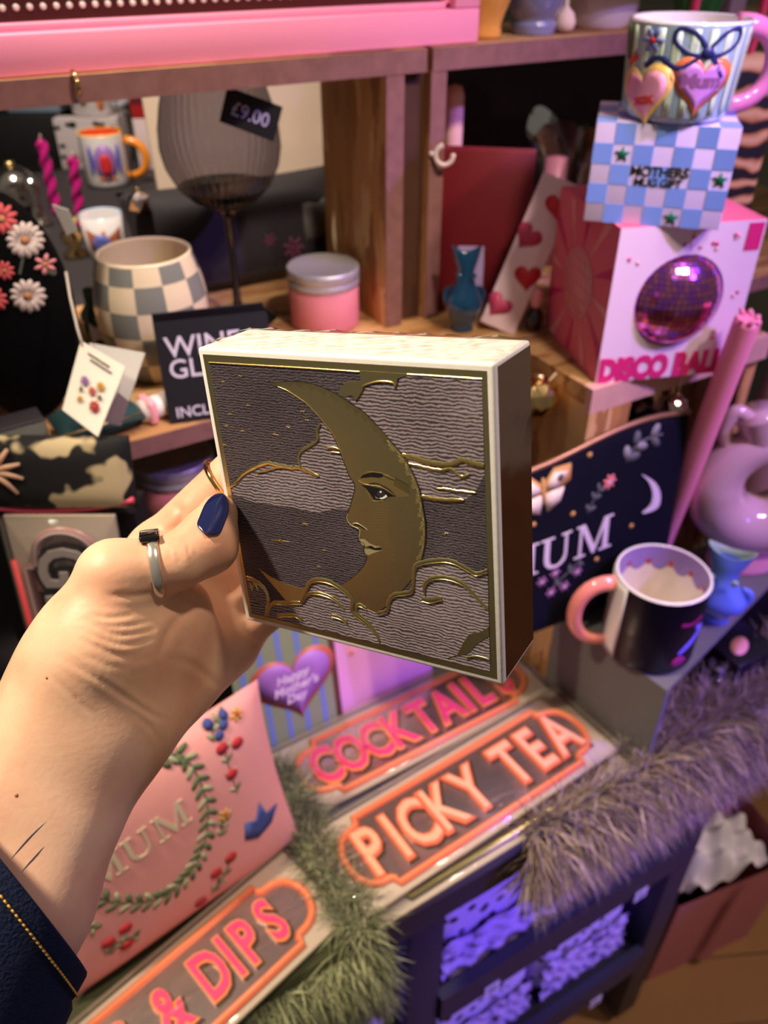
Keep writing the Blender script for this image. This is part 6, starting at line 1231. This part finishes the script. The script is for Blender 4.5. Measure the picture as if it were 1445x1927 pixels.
def bundle(label, x0, x1, z0, hgt, y0=.352):
    t = thing('spotted_bundle', label, 'cushion', ((x0 + x1)/2, y0, z0), 0, group='spotted bundles in the cubbies'); W_ = x1 - x0
    b = B(); b.box(W_, .17, hgt, (0, .085, hgt/2), SPT, min(.022, hgt*.2), 4); b.build('spotted_cover', t)
    b = B(); vs = []; nx_, nz_ = 36, 14; rr = random.Random(int(x0*1000))
    for j in range(nz_ + 1):
        for i in range(nx_ + 1): u = i/nx_; vs.append((-W_/2*.97 + W_*.97*u, -.006 - .006*math.sin(u*31 + j*.7)*math.sin(j*.9) - .002*rr.random(), .002 + hgt*.55*j/nz_*(1 + (.06*math.sin(u*23) if j == nz_ else 0))))
    b.add(vs, [(j*(nx_+1) + i, j*(nx_+1) + i + 1, (j+1)*(nx_+1) + i + 1, (j+1)*(nx_+1) + i) for j in range(nz_) for i in range(nx_)], MOT, None, True); b.build('ruffled_front', t, fix=False); return t
bundle('big spotted bundle in the upper cubby, under the fur fringe', .270, .470, .5185, .150)
bundle('spotted bundle at the right end of the upper cubby', .485, .625, .5185, .125, .36)
bundle('spotted bundle in the lower cubby, left of the pair', .280, .440, .2435, .165, .36)
bundle('spotted bundle in the lower cubby, right of the pair', .455, .615, .2435, .185, .36)
bundle('spotted bundle in the left cubby beside the green fur', .060, .205, .4285, .230, .36)
# pink paper bag on the floor
PBG = mat('dusky_pink_paper', (186, 112, 122), .6); bq = on(1300, 1835, 0); t = thing('paper_bag', 'dusky pink paper carrier bag stuffed with tissue on the floor', 'bag', (.848, .392, 0), R_(-9)); bh = .27; bw_ = .23; bd_ = .11
vs = [V(-bw_/2*.94, -bd_/2, 0), V(bw_/2*.94, -bd_/2, 0), V(bw_/2*.94, bd_/2, 0), V(-bw_/2*.94, bd_/2, 0), V(-bw_/2, -bd_/2 - .01, bh), V(bw_/2, -bd_/2 - .01, bh*.98), V(bw_/2, bd_/2 + .01, bh), V(-bw_/2, bd_/2 + .01, bh*.99)]
b = B(); b.add(vs, [(0, 1, 2, 3), (0, 1, 5, 4), (1, 2, 6, 5), (2, 3, 7, 6), (3, 0, 4, 7)], PBG); b.build('bag_body', t)
b = B(); b.add([V(-.01, -bd_/2 - .012, .02), V(.01, -bd_/2 - .014, .02), V(.02, -bd_/2 - .0225, bh*.95), V(-.004, -bd_/2 - .021, bh*.95)], [(0, 1, 2, 3)], PBG); b.build('crease', t)
TIS = mat('white_tissue', (232, 226, 240), .6)
b = B(); vs = []; n_ = 26
for j in range(n_ + 1):
    for i in range(n_ + 1): x, y = -.5 + i/n_, -.5 + j/n_; rr_ = math.hypot(x, y); vs.append((x*bw_*.72, y*bd_*.9, bh - .02 + .05*max(0, 1 - rr_*1.6) + .014*math.sin(9*x + 14*y) + .012*math.sin(21*x - 8*y)))
b.add(vs, [(j*(n_+1) + i, j*(n_+1) + i + 1, (j+1)*(n_+1) + i + 1, (j+1)*(n_+1) + i) for j in range(n_) for i in range(n_)], TIS, None, True); tag(b.build('tissue', t, fix=False), 'crumpled white tissue')
carton('brown_box', 'dark red-brown box on the floor behind the paper bag', 'box', (.97, .52, 0), 0, .30, .25, .44, mat('russet_card', (92, 50, 42), .6))
